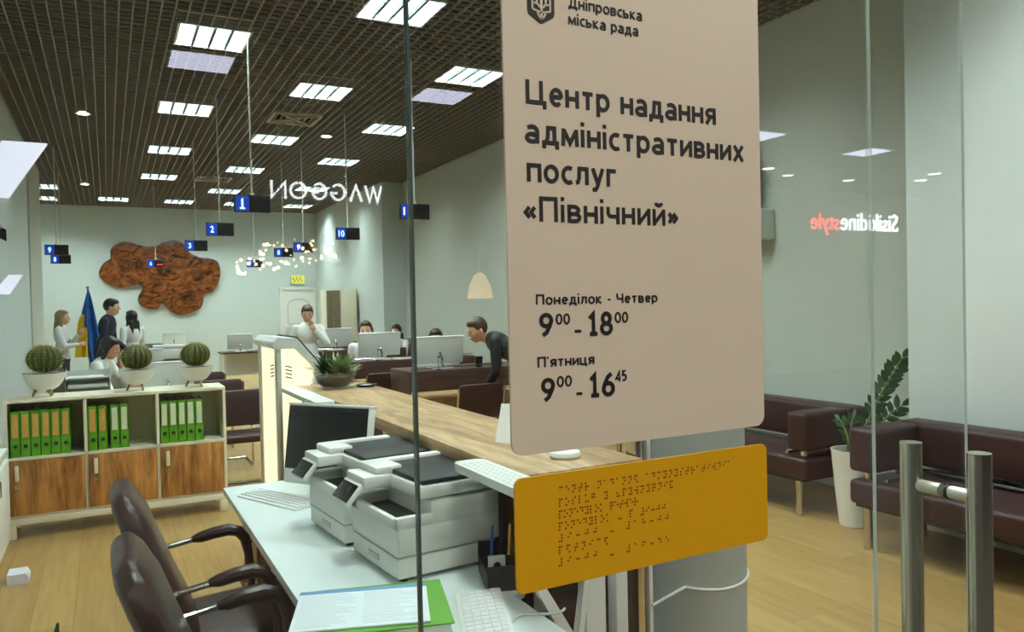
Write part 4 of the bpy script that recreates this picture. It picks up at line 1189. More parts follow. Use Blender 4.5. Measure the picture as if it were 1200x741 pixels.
# ================================================================== HANGING NUMBER DISPLAYS
def display(x, y, digits, lab, right='black', z=2.47, plain=False):
    r = thing('number_display', lab, 'display', (x, y, z), 0.0, 'hanging number displays')
    MB().box((-0.15, -0.025, -0.075), (0.15, 0.025, 0.075), 0.004).build('housing', 'black', r)
    MB().box((-0.142, -0.0275, -0.066), (-0.03, -0.025, 0.066)).build('lit_panel', 'led_blue', r)
    mx = Matrix(((1, 0, 0, 0), (0, 0, -1, -0.0275), (0, 1, 0, 0), (0, 0, 0, 1)))
    w_ = 0.038 if len(digits) == 1 else 0.072
    if digits == '1':
        MB().prism([(-0.098, 0.024), (-0.090, 0.040), (-0.078, 0.048), (-0.078, -0.036), (-0.064, -0.036), (-0.064, -0.05), (-0.108, -0.05), (-0.108, -0.036), (-0.094, -0.036), (-0.094, 0.026)], 'y', -0.029, -0.0275).build('digits', 'led_white', r, smooth=False)
    else:
        text_mesh(digits, -0.086 - w_ / 2, -0.086 + w_ / 2, -0.038, 0.076, mx, 0.002, 0.02, 'led_white', 'digits', r)
    if right == 'red':
        text_mesh('--', 0.02, 0.12, -0.05, 0.09, mx, 0.002, 0.03, 'led_red', 'red_arrow', r)
    MB().cyl((0.0, 0, 0.075), (0.0, 0, ZC + 0.1 - z), 0.009, n=8).cyl((0, 0, 0.075), (0, 0, 0.095), 0.022).build('hanging_rod', 'plastic2', r)
    return r
display(1.15, 7.0, '1', 'hanging display reading 1, left of the mirrored shop letters')
display(1.17, 9.33, '2', 'hanging display reading 2, above and right of the wooden map')
display(1.15, 11.76, '3', 'hanging display reading 3, just above the right part of the wooden map')
display(0.86, 16.3, '6', 'hanging display in front of the middle of the wooden map, with a red mark', 'red')
display(-0.62, 12.93, '9', 'left hanging display near the wall corner, upper of two')
display(-0.67, 15.17, '8', 'left hanging display near the wall corner, lower of two')
display(2.69, 7.09, '11', 'hanging display reading 11, crossed by the glass edge')
display(2.70, 9.48, '10', 'hanging display reading 10, below the mirrored shop letters')
display(2.67, 11.78, '9', 'dim hanging display above the chandelier glow, right of two')
display(2.60, 12.92, '8', 'dim hanging display above the chandelier glow, left of two')
display(2.67, 16.17, '7', 'smallest far hanging display left of the chandelier glow')

# ================================================================== WOODEN MAP, FLAG, EXIT LIGHT, BACK CABINET
MP = [(0.11, 2.95), (0.21, 3.08), (0.4, 3.16), (0.68, 3.09), (0.87, 3.05), (1.07, 3.07), (1.21, 3.15), (1.46, 3.2), (1.66, 3.11), (1.78, 2.92), (2.0, 2.81), (2.21, 2.79), (2.39, 2.71), (2.45, 2.48), (2.4, 2.21), (2.27, 1.99), (2.08, 1.94), (2.02, 1.66), (1.87, 1.53), (1.56, 1.45), (1.37, 1.51), (1.22, 1.65), (1.13, 1.73), (1.05, 1.6), (0.83, 1.61), (0.67, 1.72), (0.65, 1.9), (0.77, 2.11), (0.66, 2.17), (0.47, 2.14), (0.28, 2.11), (0.05, 2.2), (-0.11, 2.33), (-0.13, 2.48), (-0.03, 2.67), (0.1, 2.77)]
def cr(pts, n=5):
    out = []; L = len(pts)
    for i in range(L):
        p0, p1, p2, p3 = [V(pts[(i + k - 1) % L]) for k in range(4)]
        for j in range(n):
            t = j / n
            out.append(0.5 * ((2 * p1) + (p2 - p0) * t + (2 * p0 - 5 * p1 + 4 * p2 - p3) * t * t + (3 * p1 - p0 - 3 * p2 + p3) * t ** 3))
    return out
mp = thing('wooden_wall_map', 'large dark burl wood slab in the outline of a country on the back wall', 'wall decoration', (1.16, 19.7, 2.3))
P = [p - V((1.16, 2.3)) for p in cr(MP)]
b = MB(); c = V((0, 0)); rs = []
for y, k in ((-0.002, 1.0), (-0.05, 1.0), (-0.075, 0.985), (-0.085, 0.955), (-0.085, 0.5)):
    rs.append([(p.x * k, y, p.y * k) for p in P])
b.rings(rs)
b.build('wood_slab', 'slab', mp)
b = MB()
for k, (x, z, r_) in enumerate(((0.55, -0.45, 0.15), (0.05, 0.2, 0.13), (0.75, 0.1, 0.12), (-0.75, 0.3, 0.14))):
    for q in range(3):
        b.tube([(x + r_ * (1 - q * 0.3) * math.cos(t) * (1 + 0.15 * math.sin(3 * t)), -0.085, z + r_ * (1 - q * 0.3) * math.sin(t)) for t in [i * PI / 12 for i in range(25)]], 0.008, 5, cap=False)
b.build('burl_knots', 'slab_dark', mp)

fl = thing('national_flag', 'blue and yellow flag draped on a pole by the back wall', 'flag', (-0.26, 14.0, 0))
MB().cyl((0, 0, 0), (0, 0, 0.05), 0.16, 0.12).build('foot', 'chrome', fl)
MB().cyl((0, 0, 0.05), (0, 0, 1.93), 0.013).sphere((0, 0, 1.95), 0.024).build('pole', 'tan', fl)
def drape(name, m, z0, z1, xa, xb, n=22):
    rs = []
    for i in range(15):
        t = i / 14; z = z0 + (z1 - z0) * t; l = xa(t); h = xb(t); up = []; dn = []
        for k in range(n):
            u = k / (n - 1); x = l + (h - l) * u; y = 0.035 * math.sin(u * 11 + 2 * t) * min(1, t * 2.5) - 0.02
            up.append((x, y, z)); dn.append((x, y + 0.006, z))
        rs.append(up + dn[::-1])
    MB().rings(rs).build(name, m, fl)
drape('blue_half', 'flag_blue', 1.92, 0.72, lambda t: -0.005 - 0.10 * min(1, t * 3) * (1 - max(0, (t - 0.4)) * 1.6), lambda t: 0.012 + 0.20 * t ** 0.8)
drape('yellow_half', 'flag_yellow', 1.52, 0.84, lambda t: -0.10 - 0.13 * t ** 0.5 + 0.02 * t, lambda t: -0.015 - 0.01 * t)

r = thing('exit_light', 'small yellow green glowing sign above the inner door', 'exit light', (4.29, 19.7, 2.27))
MB().box((-0.18, -0.05, -0.12), (0.18, 0, 0.12), 0.006).build('housing', 'plastic2', r)
MB().box((-0.165, -0.053, -0.105), (0.165, -0.049, 0.105)).build('lit_face', 'exit', r)
b = MB()
for k in range(3):
    b.tube([(-0.10 + k * 0.085 + 0.03 * math.sin(t), -0.055, -0.06 + 0.12 * t / 6.3) for t in [i * 0.63 for i in range(11)]], 0.008, 6)
b.build('pictogram', 'green_dark', r)
r = thing('tall_cabinet', 'tall cream cabinet with a dark glazed left half by the inner door', 'cabinet', (4.03, 15.9, 0))
MB().box((0, 0.02, 0), (0.67, 0.45, 1.92), 0.004).build('carcass', 'cream', r)
dr = MB().box((0.02, 0.0, 0.08), (0.30, 0.02, 1.90), 0.003).build('glazed_door', 'smoked', r)
MB().box((0.15, -0.004, 0.1), (0.17, 0.0, 1.88)).box((0.03, -0.004, 0.95), (0.29, 0.0, 0.97)).build('muntin', 'tan', dr)
dr = MB().box((0.32, 0.0, 0.08), (0.65, 0.02, 1.90), 0.003).build('door', 'cream', r)
MB().box((0.345, -0.015, 0.95), (0.355, 0.0, 1.1), 0.003).build('handle', 'chrome', dr)

# ================================================================== WORK DESKS IN THE BACK
def work_desk(x0, x1, y, lab):
    r = thing('work_desk', lab, 'desk', (x0, y, 0), 0, 'brown service desks along the right wall'); w_ = x1 - x0
    MB().box((0, 0.0, 0.66), (w_, 0.62, 0.90), 0.004).build('raised_front', 'brown', r)
    MB().box((0, -0.30, 0.67), (w_, 0.02, 0.70), 0.003).build('visitor_ledge', 'tan', r)
    MB().box((0.02, 0.05, 0.0), (0.05, 0.60, 0.66)).box((w_ - 0.05, 0.05, 0), (w_ - 0.02, 0.60, 0.66)).build('side_panel', 'brown', r)
    MB().box((0.05, 0.10, 0.15), (w_ - 0.05, 0.12, 0.66)).build('modesty_panel', 'tan', r)
    MB().tube([(0.03, 0.02, 0.905), (0.03, 0.02, 0.93), (w_ - 0.03, 0.02, 0.93), (w_ - 0.03, 0.02, 0.905)], 0.006, 6).build('front_rail', 'chrome', r)
    return r
work_desk(2.60, 4.1, 7.05, 'brown desk with tan ledge nearest behind the oak counter, right of the glass edge')
work_desk(2.53, 4.1, 8.78, 'brown desk with tan ledge in the second row behind the oak counter')
work_desk(2.55, 4.1, 11.3, 'brown desk in the third row, behind the glass bowl planter')
work_desk(2.55, 4.1, 13.4, 'brown desk farthest along the right wall, behind the standing person in white')
for i, (x, y, l) in enumerate(((3.02, 7.36, 'white computer seen from behind on the nearest brown desk'), (2.94, 9.08, 'white computer seen from behind on the second brown desk'), (3.06, 11.6, 'white computer seen from behind on the third brown desk'), (3.0, 13.7, 'white computer seen from behind on the farthest brown desk'))):
    o = dup(A0, None, (x, y, 0.90), -PI / 2, l, 'white computers seen from behind on the brown desks'); o.scale = (0.88, 0.98, 0.84)
def small_stand(x, y, l):
    r = thing('desk_microphone', l, 'microphone', (x, y, 0.90), 0, 'small microphones on the brown desks')
    MB().box((-0.03, -0.02, 0), (0.03, 0.02, 0.012), 0.003).build('foot', 'black', r)
    MB().tube([(0, 0, 0.01), (0, 0.005, 0.08), (0.01, 0.02, 0.12)], 0.004, 6).sphere((0.012, 0.024, 0.13), 0.012, 8, 6).build('gooseneck', 'black', r)
small_stand(2.92, 7.12, 'small dark microphone on the nearest brown desk in front of the white computer')
small_stand(2.85, 8.85, 'small dark microphone on the second brown desk in front of the white computer')
small_stand(2.86, 11.4, 'small dark microphone on the third brown desk in front of the white computer')
o = MB().box((-0.11, -0.08, 0), (0.11, 0.08, 0.006)).box((-0.09, -0.075, 0.006), (0.12, 0.07, 0.012), mx=rotz(0.2)).box((-0.10, -0.08, 0.012), (0.10, 0.06, 0.02), mx=rotz(-0.1)).build('paper_stack', 'paper', loc=(3.22, 6.90, 0.70), rot=(0, 0, 0.2))
tag(o, 'white papers on the ledge of the nearest brown desk by the leaning person', 'papers')
o = MB().box((-0.11, -0.08, 0), (0.11, 0.08, 0.006)).box((-0.09, -0.075, 0.006), (0.12, 0.07, 0.012), mx=rotz(-0.2)).build('paper_stack', 'paper', loc=(3.2, 8.95, 0.90), rot=(0, 0, 0.3))
tag(o, 'white papers on the second brown desk beside the seated person with the ribbon', 'papers')
o = thing('pen_cup', 'dark cup on the nearest brown desk close to the leaning person', 'cup', (3.38, 7.15, 0.90))
MB().lathe([(0.03, 0), (0.036, 0.003), (0.042, 0.11), (0.038, 0.11), (0.033, 0.01), (0.001, 0.008)], n=24).build('cup', 'black', o)
MB().lathe([(0.001, 0.095), (0.038, 0.095), (0.036, 0.085), (0.001, 0.085)], n=20).build('contents', 'brown', o)

def plain_desk(x0, x1, y0, y1, lab, tm='desk'):
    r = thing('white_desk', lab, 'desk', (x0, y0, 0), 0, 'white desks on the left side'); w_ = x1 - x0; d_ = y1 - y0
    MB().box((0, 0, 0.722), (w_, d_, 0.75), 0.003).build('desktop', tm, r)
    for x in (0.03, w_ - 0.07):
        for y in (0.03, d_ - 0.07): MB().box((x, y, 0), (x + 0.04, y + 0.04, 0.722)).build('leg', 'white', r)
    MB().box((0.07, d_ * 0.5, 0.3), (w_ - 0.07, d_ * 0.5 + 0.018, 0.722)).build('modesty_panel', 'white', r)
    return r
plain_desk(-0.62, 0.62, 7.4, 8.1, 'white desk right behind the cactus cabinet')
plain_desk(-0.62, 0.62, 10.7, 11.4, 'white desk in the second row behind the cabinet')
plain_desk(0.8, 1.7, 18.0, 18.6, 'white desk against the back wall under the wooden map')
plain_desk(1.85, 2.75, 15.0, 15.6, 'brown topped desk in the far middle left of the kiosk top', 'brown')
def aio(x, y, rz, l, z=0.75, s=0.85):
    o = dup(A0, None, (x, y, z), rz, l, 'white computers on the left desks'); o.scale = (s, s, s)
aio(0.48, 7.78, -PI / 2 + 0.15, 'white computer seen from behind between the middle and right cacti')
aio(0.42, 11.05, -PI / 2, 'white computer seen from behind above the middle cactus bowl', 0.75, 0.8)
aio(1.28, 18.25, -PI / 2, 'white computer on the far desk under the right end of the wooden map')
aio(2.22, 15.3, -PI / 2, 'white computer on the far desk left of the kiosk')
tr = thing('letter_trays', 'stack of white letter trays with papers behind the left cactus', 'letter trays', (-0.16, 7.62, 0.75))
for k in range(4):
    b = MB(); z = k * 0.078
    b.box((-0.17, -0.13, z), (0.17, 0.13, z + 0.006)); b.box((-0.17, -0.13, z), (-0.164, 0.13, z + 0.06)); b.box((0.164, -0.13, z), (0.17, 0.13, z + 0.06)); b.box((-0.17, 0.124, z), (0.17, 0.13, z + 0.06))
    for x in (-0.167, 0.167): b.box((x - 0.004, 0.1, z), (x + 0.004, 0.108, z + 0.079))
    t = b.build('tray', 'plastic2', tr, smooth=False)
    MB().box((-0.15, -0.115, z + 0.006), (0.15 - 0.03 * (k % 2), 0.115, z + 0.014 + 0.008 * (k % 3))).build('papers', 'paper', t, smooth=False)
cp = thing('office_copier', 'boxy white copier in the back between the middle and right cacti', 'copier', (0.55, 12.0, 0))
MB().box((0, 0, 0.02), (0.62, 0.55, 0.80), 0.01).build('body', 'plastic', cp)
MB().box((0.0, 0.0, 0.86), (0.62, 0.55, 1.0), 0.012).build('scanner', 'plastic', cp)
MB().box((0.02, 0.3, 0.80), (0.60, 0.53, 0.86)).build('output_slot', 'plastic2', cp)
MB().box((0.03, 0.02, 1.0), (0.60, 0.53, 1.05), 0.015).build('lid', 'plastic2', cp)
for k in range(3):
    MB().box((0.02, -0.012, 0.08 + k * 0.22), (0.60, 0.0, 0.28 + k * 0.22), 0.004).build('paper_drawer', 'plastic', cp)
sh = thing('open_shelf', 'small white open shelf with dark items beside the kiosk in the far middle', 'shelf', (2.80, 15.0, 0))
b = MB()
b.box((0, 0, 0), (0.02, 0.35, 0.8)).box((0.4, 0, 0), (0.42, 0.35, 0.8)).box((0, 0.33, 0), (0.42, 0.35, 0.8))
for z in (0.03, 0.27, 0.52, 0.78): b.box((0, 0, z), (0.42, 0.35, z + 0.02))
b.build('frame', 'white', sh, smooth=False)
for k, z in enumerate((0.05, 0.29, 0.54)):
    o = MB().box((2.85, 15.04, z), (3.15, 15.30, z + 0.15), 0.01).box((2.86, 15.035, z + 0.05), (3.14, 15.04, z + 0.09)).build('storage_box', 'black')
    tag(o, 'dark storage box on the %s shelf of the small white open shelf' % ['bottom', 'middle', 'top'][k], 'box', 'dark boxes on the open shelf')
dup(E0, None, (0.70, 14.6, 0), -PI / 2, 'dark office chair far back above the middle cactus', 'office chairs in the back')
arching_plant('potted_plant', 'small green plant by the left wall beside the person with dark blond hair', 'plant', (-0.68, 12.3, 0), 12, 0.30, 0.06, 0.11, 0.86, 21, 'leaf', 0.5)

# ================================================================== PEOPLE
def person(lab, loc, rz, s=1.0, sit=False, lean=0.0, top='cloth_white', bottom='cloth_navy', hair='short', hairm='hair_dark', arms=None, female=True, headturn=0.0, nod=0.0, face=True, voxel=0.0075, long_jacket=False):
    r = thing('person', lab, 'person', loc, rz)
    sh_ = 0.165 if female else 0.19
    J = dict(pel=V((0, 0, 0.94)), wa=V((0, 0.0, 1.06)), ch=V((0, 0.0, 1.26)), nk=V((0, -0.005, 1.43)), hd=V((0, 0.025, 1.585)))
    A = {}
    for sg, n in ((-1, 'l'), (1, 'r')):
        A['s' + n] = V((sg * sh_, -0.005, 1.385)); A['e' + n] = V((sg * (sh_ + 0.055), -0.03, 1.10)); A['w' + n] = V((sg * (sh_ + 0.045), 0.07, 0.87))
    if arms:
        for k, v in arms.items(): A[k] = V(v)
    Lg = {}
    for sg, n in ((-1, 'l'), (1, 'r')):
        if sit:
            Lg['h' + n] = V((sg * 0.09, 0, 0.92)); Lg['k' + n] = V((sg * 0.11, 0.42, 0.93)); Lg['a' + n] = V((sg * 0.11, 0.40, 0.50))
        else:
            Lg['h' + n] = V((sg * 0.085, 0, 0.90)); Lg['k' + n] = V((sg * 0.095, 0.015, 0.49)); Lg['a' + n] = V((sg * 0.10, -0.02, 0.08))
    off = V((0, 0, -0.42)) if sit else V((0, 0, 0))
    Rm = Matrix.Rotation(-lean, 4, 'X'); pv = J['pel'].copy()
    up = lambda p: pv + (Rm @ (p - pv))
    f = lambda p: (p + off) * s
    for k in J: J[k] = f(up(J[k]))
    for k in A: A[k] = f(up(A[k]))
    for k in Lg: Lg[k] = f(Lg[k])
    HR = Matrix.Rotation(headturn, 4, 'Z') @ Matrix.Rotation(-(lean * 0.4 + nod), 4, 'X')
    hd = J['hd']; H = lambda x, y, z: hd + (HR @ V((x, y, z))) * s
    T3 = HR.to_3x3().to_4x4()
    # ---- body: one continuous surface
    b = MB()
    b.sphere(hd, (0.074 * s, 0.094 * s, 0.112 * s), 20, 14, mx=T3)
    b.sphere(H(0, 0.032, -0.062), (0.052 * s, 0.055 * s, 0.055 * s), 14, 10, mx=T3)
    b.capsule(H(0, 0.092, 0.008), 0.009 * s, H(0, 0.107, -0.022), 0.014 * s, 10)
    for sg in (-1, 1):
        b.sphere(H(sg * 0.076, -0.005, -0.008), (0.010 * s, 0.018 * s, 0.030 * s), 10, 8, mx=T3)
        b.sphere(H(sg * 0.04, 0.062, -0.02), (0.022 * s, 0.02 * s, 0.022 * s), 10, 8)
    b.sphere(H(0, 0.083, -0.062), (0.022 * s, 0.010 * s, 0.009 * s), 10, 8, mx=T3)
    b.capsule(J['nk'] - V((0, 0, 0.03 * s)), 0.052 * s, H(0, -0.02, -0.07), 0.048 * s, 12)
    torso = lambda b, g: (b.sphere(J['ch'] + (Rm @ V((0, 0, 0.05))) * s, ((sh_ - 0.02 + g) * s, (0.10 + g) * s, (0.165 + g) * s), 18, 12, mx=Rm.copy()),
                          b.sphere(J['wa'], ((0.125 if female else 0.145) * s + g, (0.095 * s + g), 0.16 * s), 18, 12, mx=Rm.copy()),
                          b.sphere(J['pel'], (0.155 * s + g, 0.105 * s + g, 0.13 * s + g), 18, 12))
    torso(b, 0)
    for n in 'lr':
        b.capsule(J['nk'] - V((0, 0, 0.06 * s)), 0.05 * s, A['s' + n], 0.05 * s)
        b.capsule(A['s' + n], 0.048 * s, A['e' + n], 0.036 * s); b.capsule(A['e' + n], 0.036 * s, A['w' + n], 0.026 * s)
        b.capsule(Lg['h' + n], 0.078 * s, Lg['k' + n], 0.052 * s); b.capsule(Lg['k' + n], 0.050 * s, Lg['a' + n], 0.036 * s)
        b.capsule(Lg['a' + n] + V((0, 0, -0.03 * s)), 0.032 * s, Lg['a' + n] + V((0, 0.13, -0.05)) * s, 0.026 * s)
        d = (A['w' + n] - A['e' + n]).normalized(); side = d.cross(V((0, 1, 0.3))).normalized() if abs(d.y) < 0.9 else d.cross(V((0, 0, 1))).normalized()
        nn = side.cross(d).normalized(); wv = A['w' + n]
        b.capsule(wv, 0.024 * s, wv + d * 0.07 * s + side * 0.012 * s, 0.020 * s, 8); b.capsule(wv, 0.022 * s, wv + d * 0.07 * s - side * 0.014 * s, 0.019 * s, 8)
        for q, (o_, l_) in enumerate(((-0.03, 0.058), (-0.010, 0.074), (0.011, 0.07), (0.031, 0.055))):
            p0 = wv + (d * 0.078 + side * o_) * s; p1 = p0 + (d * l_ * 0.55 + side * o_ * 0.12 + nn * 0.006) * s; p2 = p1 + (d * l_ * 0.42 + nn * 0.022) * s
            b.capsule(p0, 0.0088 * s, p1, 0.0082 * s, 8); b.capsule(p1, 0.0082 * s, p2, 0.007 * s, 8)
        p0 = wv + (d * 0.03 - side * 0.022) * s; p1 = p0 + (d * 0.03 - side * 0.026 + nn * 0.01) * s
        b.capsule(p0, 0.0115 * s, p1, 0.0095 * s, 8); b.capsule(p1, 0.0095 * s, p1 + (d * 0.03 - side * 0.006 + nn * 0.01) * s, 0.008 * s, 8)
    body = remesh(b, 'body', 'skin', r, voxel, 2)
    # ---- clothes
    g = 0.013 * s; b = MB(); torso(b, g)
    for n in 'lr':
        b.capsule(J['nk'] - V((0, 0, 0.065 * s)), 0.054 * s, A['s' + n], 0.055 * s)
        b.capsule(A['s' + n], 0.056 * s, A['e' + n], 0.046 * s); b.capsule(A['e' + n], 0.046 * s, A['e' + n].lerp(A['w' + n], 0.93), 0.037 * s)
    if long_jacket:
        for n in 'lr': b.capsule(Lg['h' + n] + V((0, 0, 0.05 * s)), 0.105 * s, Lg['h' + n].lerp(Lg['k' + n], 0.3), 0.10 * s)
    top_o = remesh(b, 'jacket' if top in ('leather_black', 'cloth_navy') else 'blouse', top, r, 0.011, 2)
    b = MB()
    b.sphere(J['pel'] - V((0, 0, 0.045 * s)), (0.163 * s, 0.118 * s, 0.12 * s), 18, 12)
    for n in 'lr':
        b.capsule(Lg['h' + n], 0.094 * s, Lg['k' + n], 0.068 * s); b.capsule(Lg['k' + n], 0.067 * s, Lg['a' + n] + V((0, 0, 0.03)) * s, 0.056 * s)
    remesh(b, 'trousers', bottom, r, 0.011, 2)
    for n in 'lr':
        a_ = Lg['a' + n]
        q = MB(); q.sphere(a_ + V((0, 0.06, -0.042)) * s, (0.045 * s, 0.135 * s, 0.036 * s), 16, 10)
        q.sphere(a_ + V((0, -0.02, -0.02)) * s, (0.042 * s, 0.055 * s, 0.056 * s), 12, 8)
        q = remesh(q, 'shoe', 'black', r, 0.01, 1)
    # ---- hair and eyes
    b = MB()
    b.sphere(H(0, -0.020, 0.026), (0.083 * s, 0.098 * s, 0.104 * s), 20, 14, mx=T3)
    if hair == 'short':
        b.sphere(H(0, 0.028, 0.075), (0.066 * s, 0.062 * s, 0.042 * s), 14, 10, mx=T3)
    if hair in ('bob', 'long'):
        for sg in (-1, 1): b.capsule(H(sg * 0.062, 0.0, 0.02), 0.032 * s, H(sg * 0.07, -0.015, -0.12), 0.024 * s, 10)
        b.capsule(H(0, -0.06, 0.0), 0.06 * s, H(0, -0.07, -0.12), 0.045 * s, 12)
        b.sphere(H(0, 0.02, 0.080), (0.068 * s, 0.066 * s, 0.04 * s), 14, 10, mx=T3)
    if hair == 'long':
        for x in (-0.05, 0.0, 0.05): b.capsule(H(x, -0.075, -0.08), 0.042 * s, H(x * 1.1, -0.10, -0.27), 0.03 * s, 10)
        for sg in (-1, 1): b.capsule(H(sg * 0.07, -0.01, -0.1), 0.026 * s, H(sg * 0.085, 0.02, -0.25), 0.02 * s, 10)
    remesh(b, 'hair', hairm, r, 0.009, 1)
    if face:
        for sg in (-1, 1):
            q = MB().sphere(H(sg * 0.030, 0.0855, 0.006), (0.011 * s, 0.007 * s, 0.007 * s), 10, 8, mx=T3).build('eye', 'ink', r)
        MB().sphere(H(0, 0.0925, -0.0635), (0.019 * s, 0.004 * s, 0.005 * s), 10, 6, mx=T3).build('lips', 'leather_red', r)
    return r, J, A, H
RIGHT = math.atan2(-0.468, 0.884) - PI / 2      # looks to the right of the photo
LEFT = RIGHT + PI
FRONT = math.atan2(-0.884, -0.467) - PI / 2
person('standing person with long dark blond hair, white blouse and navy trousers, left of the flag', (-0.62, 13.5, 0), RIGHT + 0.3, 0.935, hair='long', hairm='hair_blond', bottom='cloth_jeans',
       arms=dict(el=(-0.20, 0.10, 1.14), wl=(-0.06, 0.24, 1.30), er=(0.20, 0.08, 1.12), wr=(0.02, 0.24, 1.14)))
person('standing person with short dark hair in a navy jacket leaning forward beside the flag', (-0.06, 12.6, 0), RIGHT + 0.25, 1.03, lean=0.16, top='cloth_navy', bottom='cloth_black', female=False,
       arms=dict(el=(-0.26, 0.05, 1.12), wl=(-0.18, 0.26, 1.0), er=(0.26, 0.05, 1.12), wr=(0.18, 0.26, 1.0)))
person('standing person with black hair and white blouse half hidden behind the navy jacket', (0.34, 13.1, 0), LEFT - 0.5, 0.92, hair='long', top='cloth_white', bottom='cloth_black', face=True,
       arms=dict(er=(0.22, 0.08, 1.10), wr=(0.10, 0.22, 1.05)))
person('seated person with a dark bob and white blouse, hand at face, behind the cabinet', (-0.18, 9.75, 0), RIGHT + 0.1, 1.02, sit=True, lean=0.30, hair='bob', bottom='cloth_black', nod=0.2,
       arms=dict(el=(-0.20, 0.28, 1.12), wl=(-0.08, 0.17, 1.40), er=(0.20, 0.30, 1.08), wr=(0.03, 0.36, 1.20)))
dup(E0, None, (-0.22, 9.77, 0), RIGHT + PI / 2 + 0.1, 'office chair under the seated person with the dark bob', 'office chairs in the back')
person('standing person with short brown hair and white blouse, hand at the neck, behind the kiosk', (2.28, 9.95, 0), FRONT + 0.25, 0.93, hair='short', hairm='hair_brown', bottom='cloth_jeans', nod=0.25,
       arms=dict(el=(-0.26, 0.10, 1.16), wl=(-0.11, 0.12, 1.36), er=(0.27, -0.02, 1.10), wr=(0.24, 0.14, 0.90)))
person('seated person with brown hair peeking over the white computer on the second desk', (2.98, 9.72, 0), FRONT + 0.1, 1.06, sit=True, hair='bob', hairm='hair_brown', bottom='cloth_black')
dup(E0, None, (3.0, 9.75, 0), FRONT + PI / 2 + 0.1, 'office chair under the seated person with brown hair', 'office chairs in the back')
r, J, A, H = person('seated person with black hair, white blouse and blue neck ribbon left of the glass edge', (4.36, 12.45, 0), FRONT - 0.35, 0.96, sit=True, hair='long', bottom='cloth_black', nod=0.15,
       arms=dict(el=(-0.20, 0.14, 1.10), wl=(-0.10, 0.30, 1.10), er=(0.20, 0.14, 1.10), wr=(0.10, 0.30, 1.10)))
MB().tube([H(-0.06, 0.03, -0.15), H(-0.05, 0.12, -0.24), H(0, 0.135, -0.42), H(0.05, 0.12, -0.24), H(0.06, 0.03, -0.15)], 0.009, 8).build('ribbon', 'cloth_blue', r)
dup(E0, None, (4.38, 12.49, 0), FRONT + PI / 2 - 0.35, 'office chair under the seated person with the blue ribbon', 'office chairs in the back')
person('seated person with dark hair peeking over the white computer on the nearest desk', (3.24, 7.96, 0), FRONT, 1.0, sit=True, hair='short', bottom='cloth_black', female=False, top='cloth_white')
dup(E0, None, (3.26, 8.0, 0), FRONT + PI / 2, 'office chair under the seated person with dark hair', 'office chairs in the back')
r, J, A, H = person('person in a black leather jacket leaning over the desk beside the beige sign', (3.55, 6.36, 0), LEFT, 0.98, lean=0.88, top='leather_black', bottom='cloth_black', hair='short', hairm='hair_brown', female=False, nod=-0.05, face=True, headturn=0.5,
       arms=dict(el=(-0.24, 0.20, 1.20), wl=(-0.17, 0.42, 1.16), er=(0.24, 0.20, 1.20), wr=(0.17, 0.42, 1.16)), long_jacket=True)
MB().tube([J['nk'] + V((0.10, -0.06, -0.02)), J['ch'] + V((0.02, -0.15, 0.0)), J['wa'] + V((-0.12, -0.13, 0.0)), J['pel'] + V((-0.19, -0.03, 0.02))], 0.014, 8).build('bag_strap', 'leather_red', r)

# ================================================================== THE MALL BEHIND THE CAMERA, SEEN AS REFLECTIONS IN THE GLASS
def mall_lamp(x, y, l):
    r = thing('mall_ceiling_panel', l, 'ceiling light', (x, y, 3.75), 0, 'square ceiling lights of the mall hall')
    MB().box((-0.27, -0.27, -0.02), (0.27, 0.27, -0.001), 0.003).build('frame', 'white', r)
    MB().box((-0.25, -0.25, -0.023), (0.25, 0.25, -0.0195)).build('diffuser', 'mall_lamp', r)
ML = [(0.79, -5.75, 'under the first big ceiling light'), (3.15, -5.95, 'left of the beige sign'), (10.3, -6.3, 'above the red letters'), (7.85, -6.1, 'just right of the beige sign')]
for x, y, l in ML: mall_lamp(x, y, 'square pale lilac hall light mirrored in the glass, ' + l)
for i, (x, l) in enumerate(((-1.6, 'left'), (1.0, 'middle'), (3.6, 'right'))):  # unseen luminaires, added to brighten the front of the signs
    r = thing('added_hall_light', 'unseen hall luminaire added behind the photographer to light the signs, %s of three' % l, 'ceiling light', (x, -1.5, 3.75), 0, 'added hall luminaires above the photographer')
    MB().box((-0.62, -0.17, -0.06), (0.62, 0.17, -0.001), 0.006).build('housing', 'white', r)
    MB().box((-0.6, -0.15, -0.066), (0.6, 0.15, -0.0595)).build('diffuser', 'added_hall_lamp', r)
for i, (x, y) in enumerate(((9.9, -7.9), (10.8, -8.3), (12.4, -8.3), (13.3, -7.2), (13.8, -7.8), (15.2, -7.6))):
    r = thing('mall_spotlight', 'small bright hall spotlight mirrored in the right glass, %s from the beige sign' % ordn[i], 'spotlight', (x, y, 3.75), 0, 'hall spotlights mirrored in the glass')
    MB().lathe([(0.10, -0.03), (0.12, -0.03), (0.12, -0.001), (0.10, -0.001)], n=20, cap=False).build('ring', 'white', r)
    MB().lathe([(0.001, -0.028), (0.10, -0.028), (0.10, -0.012), (0.001, -0.012)], n=20).build('lens', 'spot', r)
TF = Matrix(((-1, 0, 0, 0), (0, 0, 1, -9.57), (0, 1, 0, 0), (0, 0, 0, 1)))
r = thing('shop_lettering', 'glowing thin white shop letters mirrored in the glass below the ceiling', 'shop sign', (0, 0, 0))
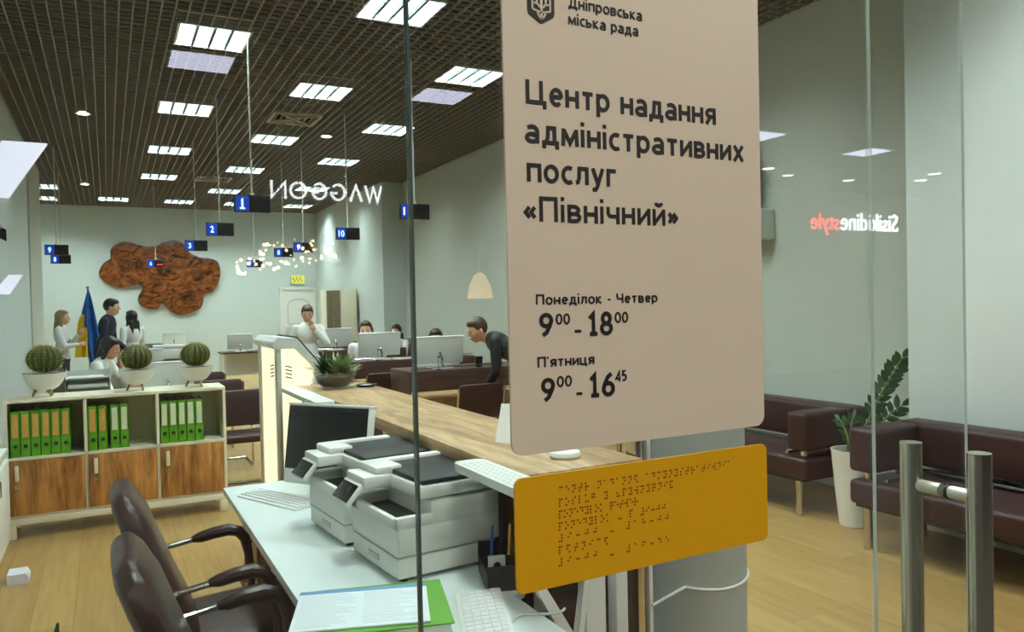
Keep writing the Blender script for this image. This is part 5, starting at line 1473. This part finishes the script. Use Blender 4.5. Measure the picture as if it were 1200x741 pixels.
for body, x0, x1 in (('W', -3.70, -3.42), ('Λ', -3.40, -3.19), ('G', -3.145, -2.92), ('G', -2.87, -2.65), ('O', -2.58, -2.33), ('N', -2.29, -2.07)):
    o = lettering(body, x0, x1, 3.10, 0.25, -0.03, 0.0, 0.13, 'letters', 'letter', r)
    o.rotation_euler = (0, 0, PI); o.location = (0, -9.59, 0)
r = thing('shop_lettering', 'glowing white and red shop letters mirrored in the right glass', 'shop sign', (0, 0, 0))
text_mesh('Sisikidine', -15.6, -13.75, 2.95, 0.40, TF, 0.03, 0.0, 'letters', 'white_letters', r)
text_mesh('style', -13.70, -12.85, 2.95, 0.36, TF, 0.03, 0.0, 'letters_red', 'red_letters', r)
ch = thing('chandelier', 'wide glittering chandelier mirrored in the glass above the inner door', 'chandelier', (1.85, -7.5, 2.12))
MB().tube([(0.55 * math.cos(i * PI / 16), 0.35 * math.sin(i * PI / 16), 0.0) for i in range(33)], 0.012, 6).tube([(0.3 * math.cos(i * PI / 16), 0.2 * math.sin(i * PI / 16), 0.12) for i in range(33)], 0.012, 6).build('ring_frame', 'chrome', ch)
for k in range(3):
    a = k * 2.09
    MB().cyl((0.3 * math.cos(a), 0.2 * math.sin(a), 0.12), (0.0, 0.0, 1.62), 0.005, n=6).build('hanging_wire', 'chrome', ch)
rnd = random.Random(8)
for k in range(66):
    a = k * 2 * PI / 40; rr, z = ((0.55, 0.35), 0.0) if k < 40 else ((0.3, 0.2), 0.12)
    MB().sphere((rr[0] * math.cos(a), rr[1] * math.sin(a), z + rnd.uniform(-0.10, 0.08) + 0.18 * rr[0] * math.cos(a)), rnd.uniform(0.010, 0.024), 8, 5).build('bulb', 'bulb', ch)
pd = thing('pendant_lamp', 'warm bell shaped pendant lamp mirrored in the glass beside the beige sign', 'pendant lamp', (2.86, -4.5, 1.70))
MB().lathe([(0.02, 0.12), (0.05, 0.10), (0.09, 0.02), (0.115, -0.10), (0.110, -0.10), (0.085, 0.02), (0.045, 0.095), (0.016, 0.115)], n=28, cap=False).build('shade', 'shade_lit', pd)
MB().sphere((0, 0, 0.0), 0.035, 12, 8).build('bulb', 'bulb', pd)
MB().cyl((0, 0, 0.1), (0, 0, 2.04), 0.006).build('cord', 'black', pd)
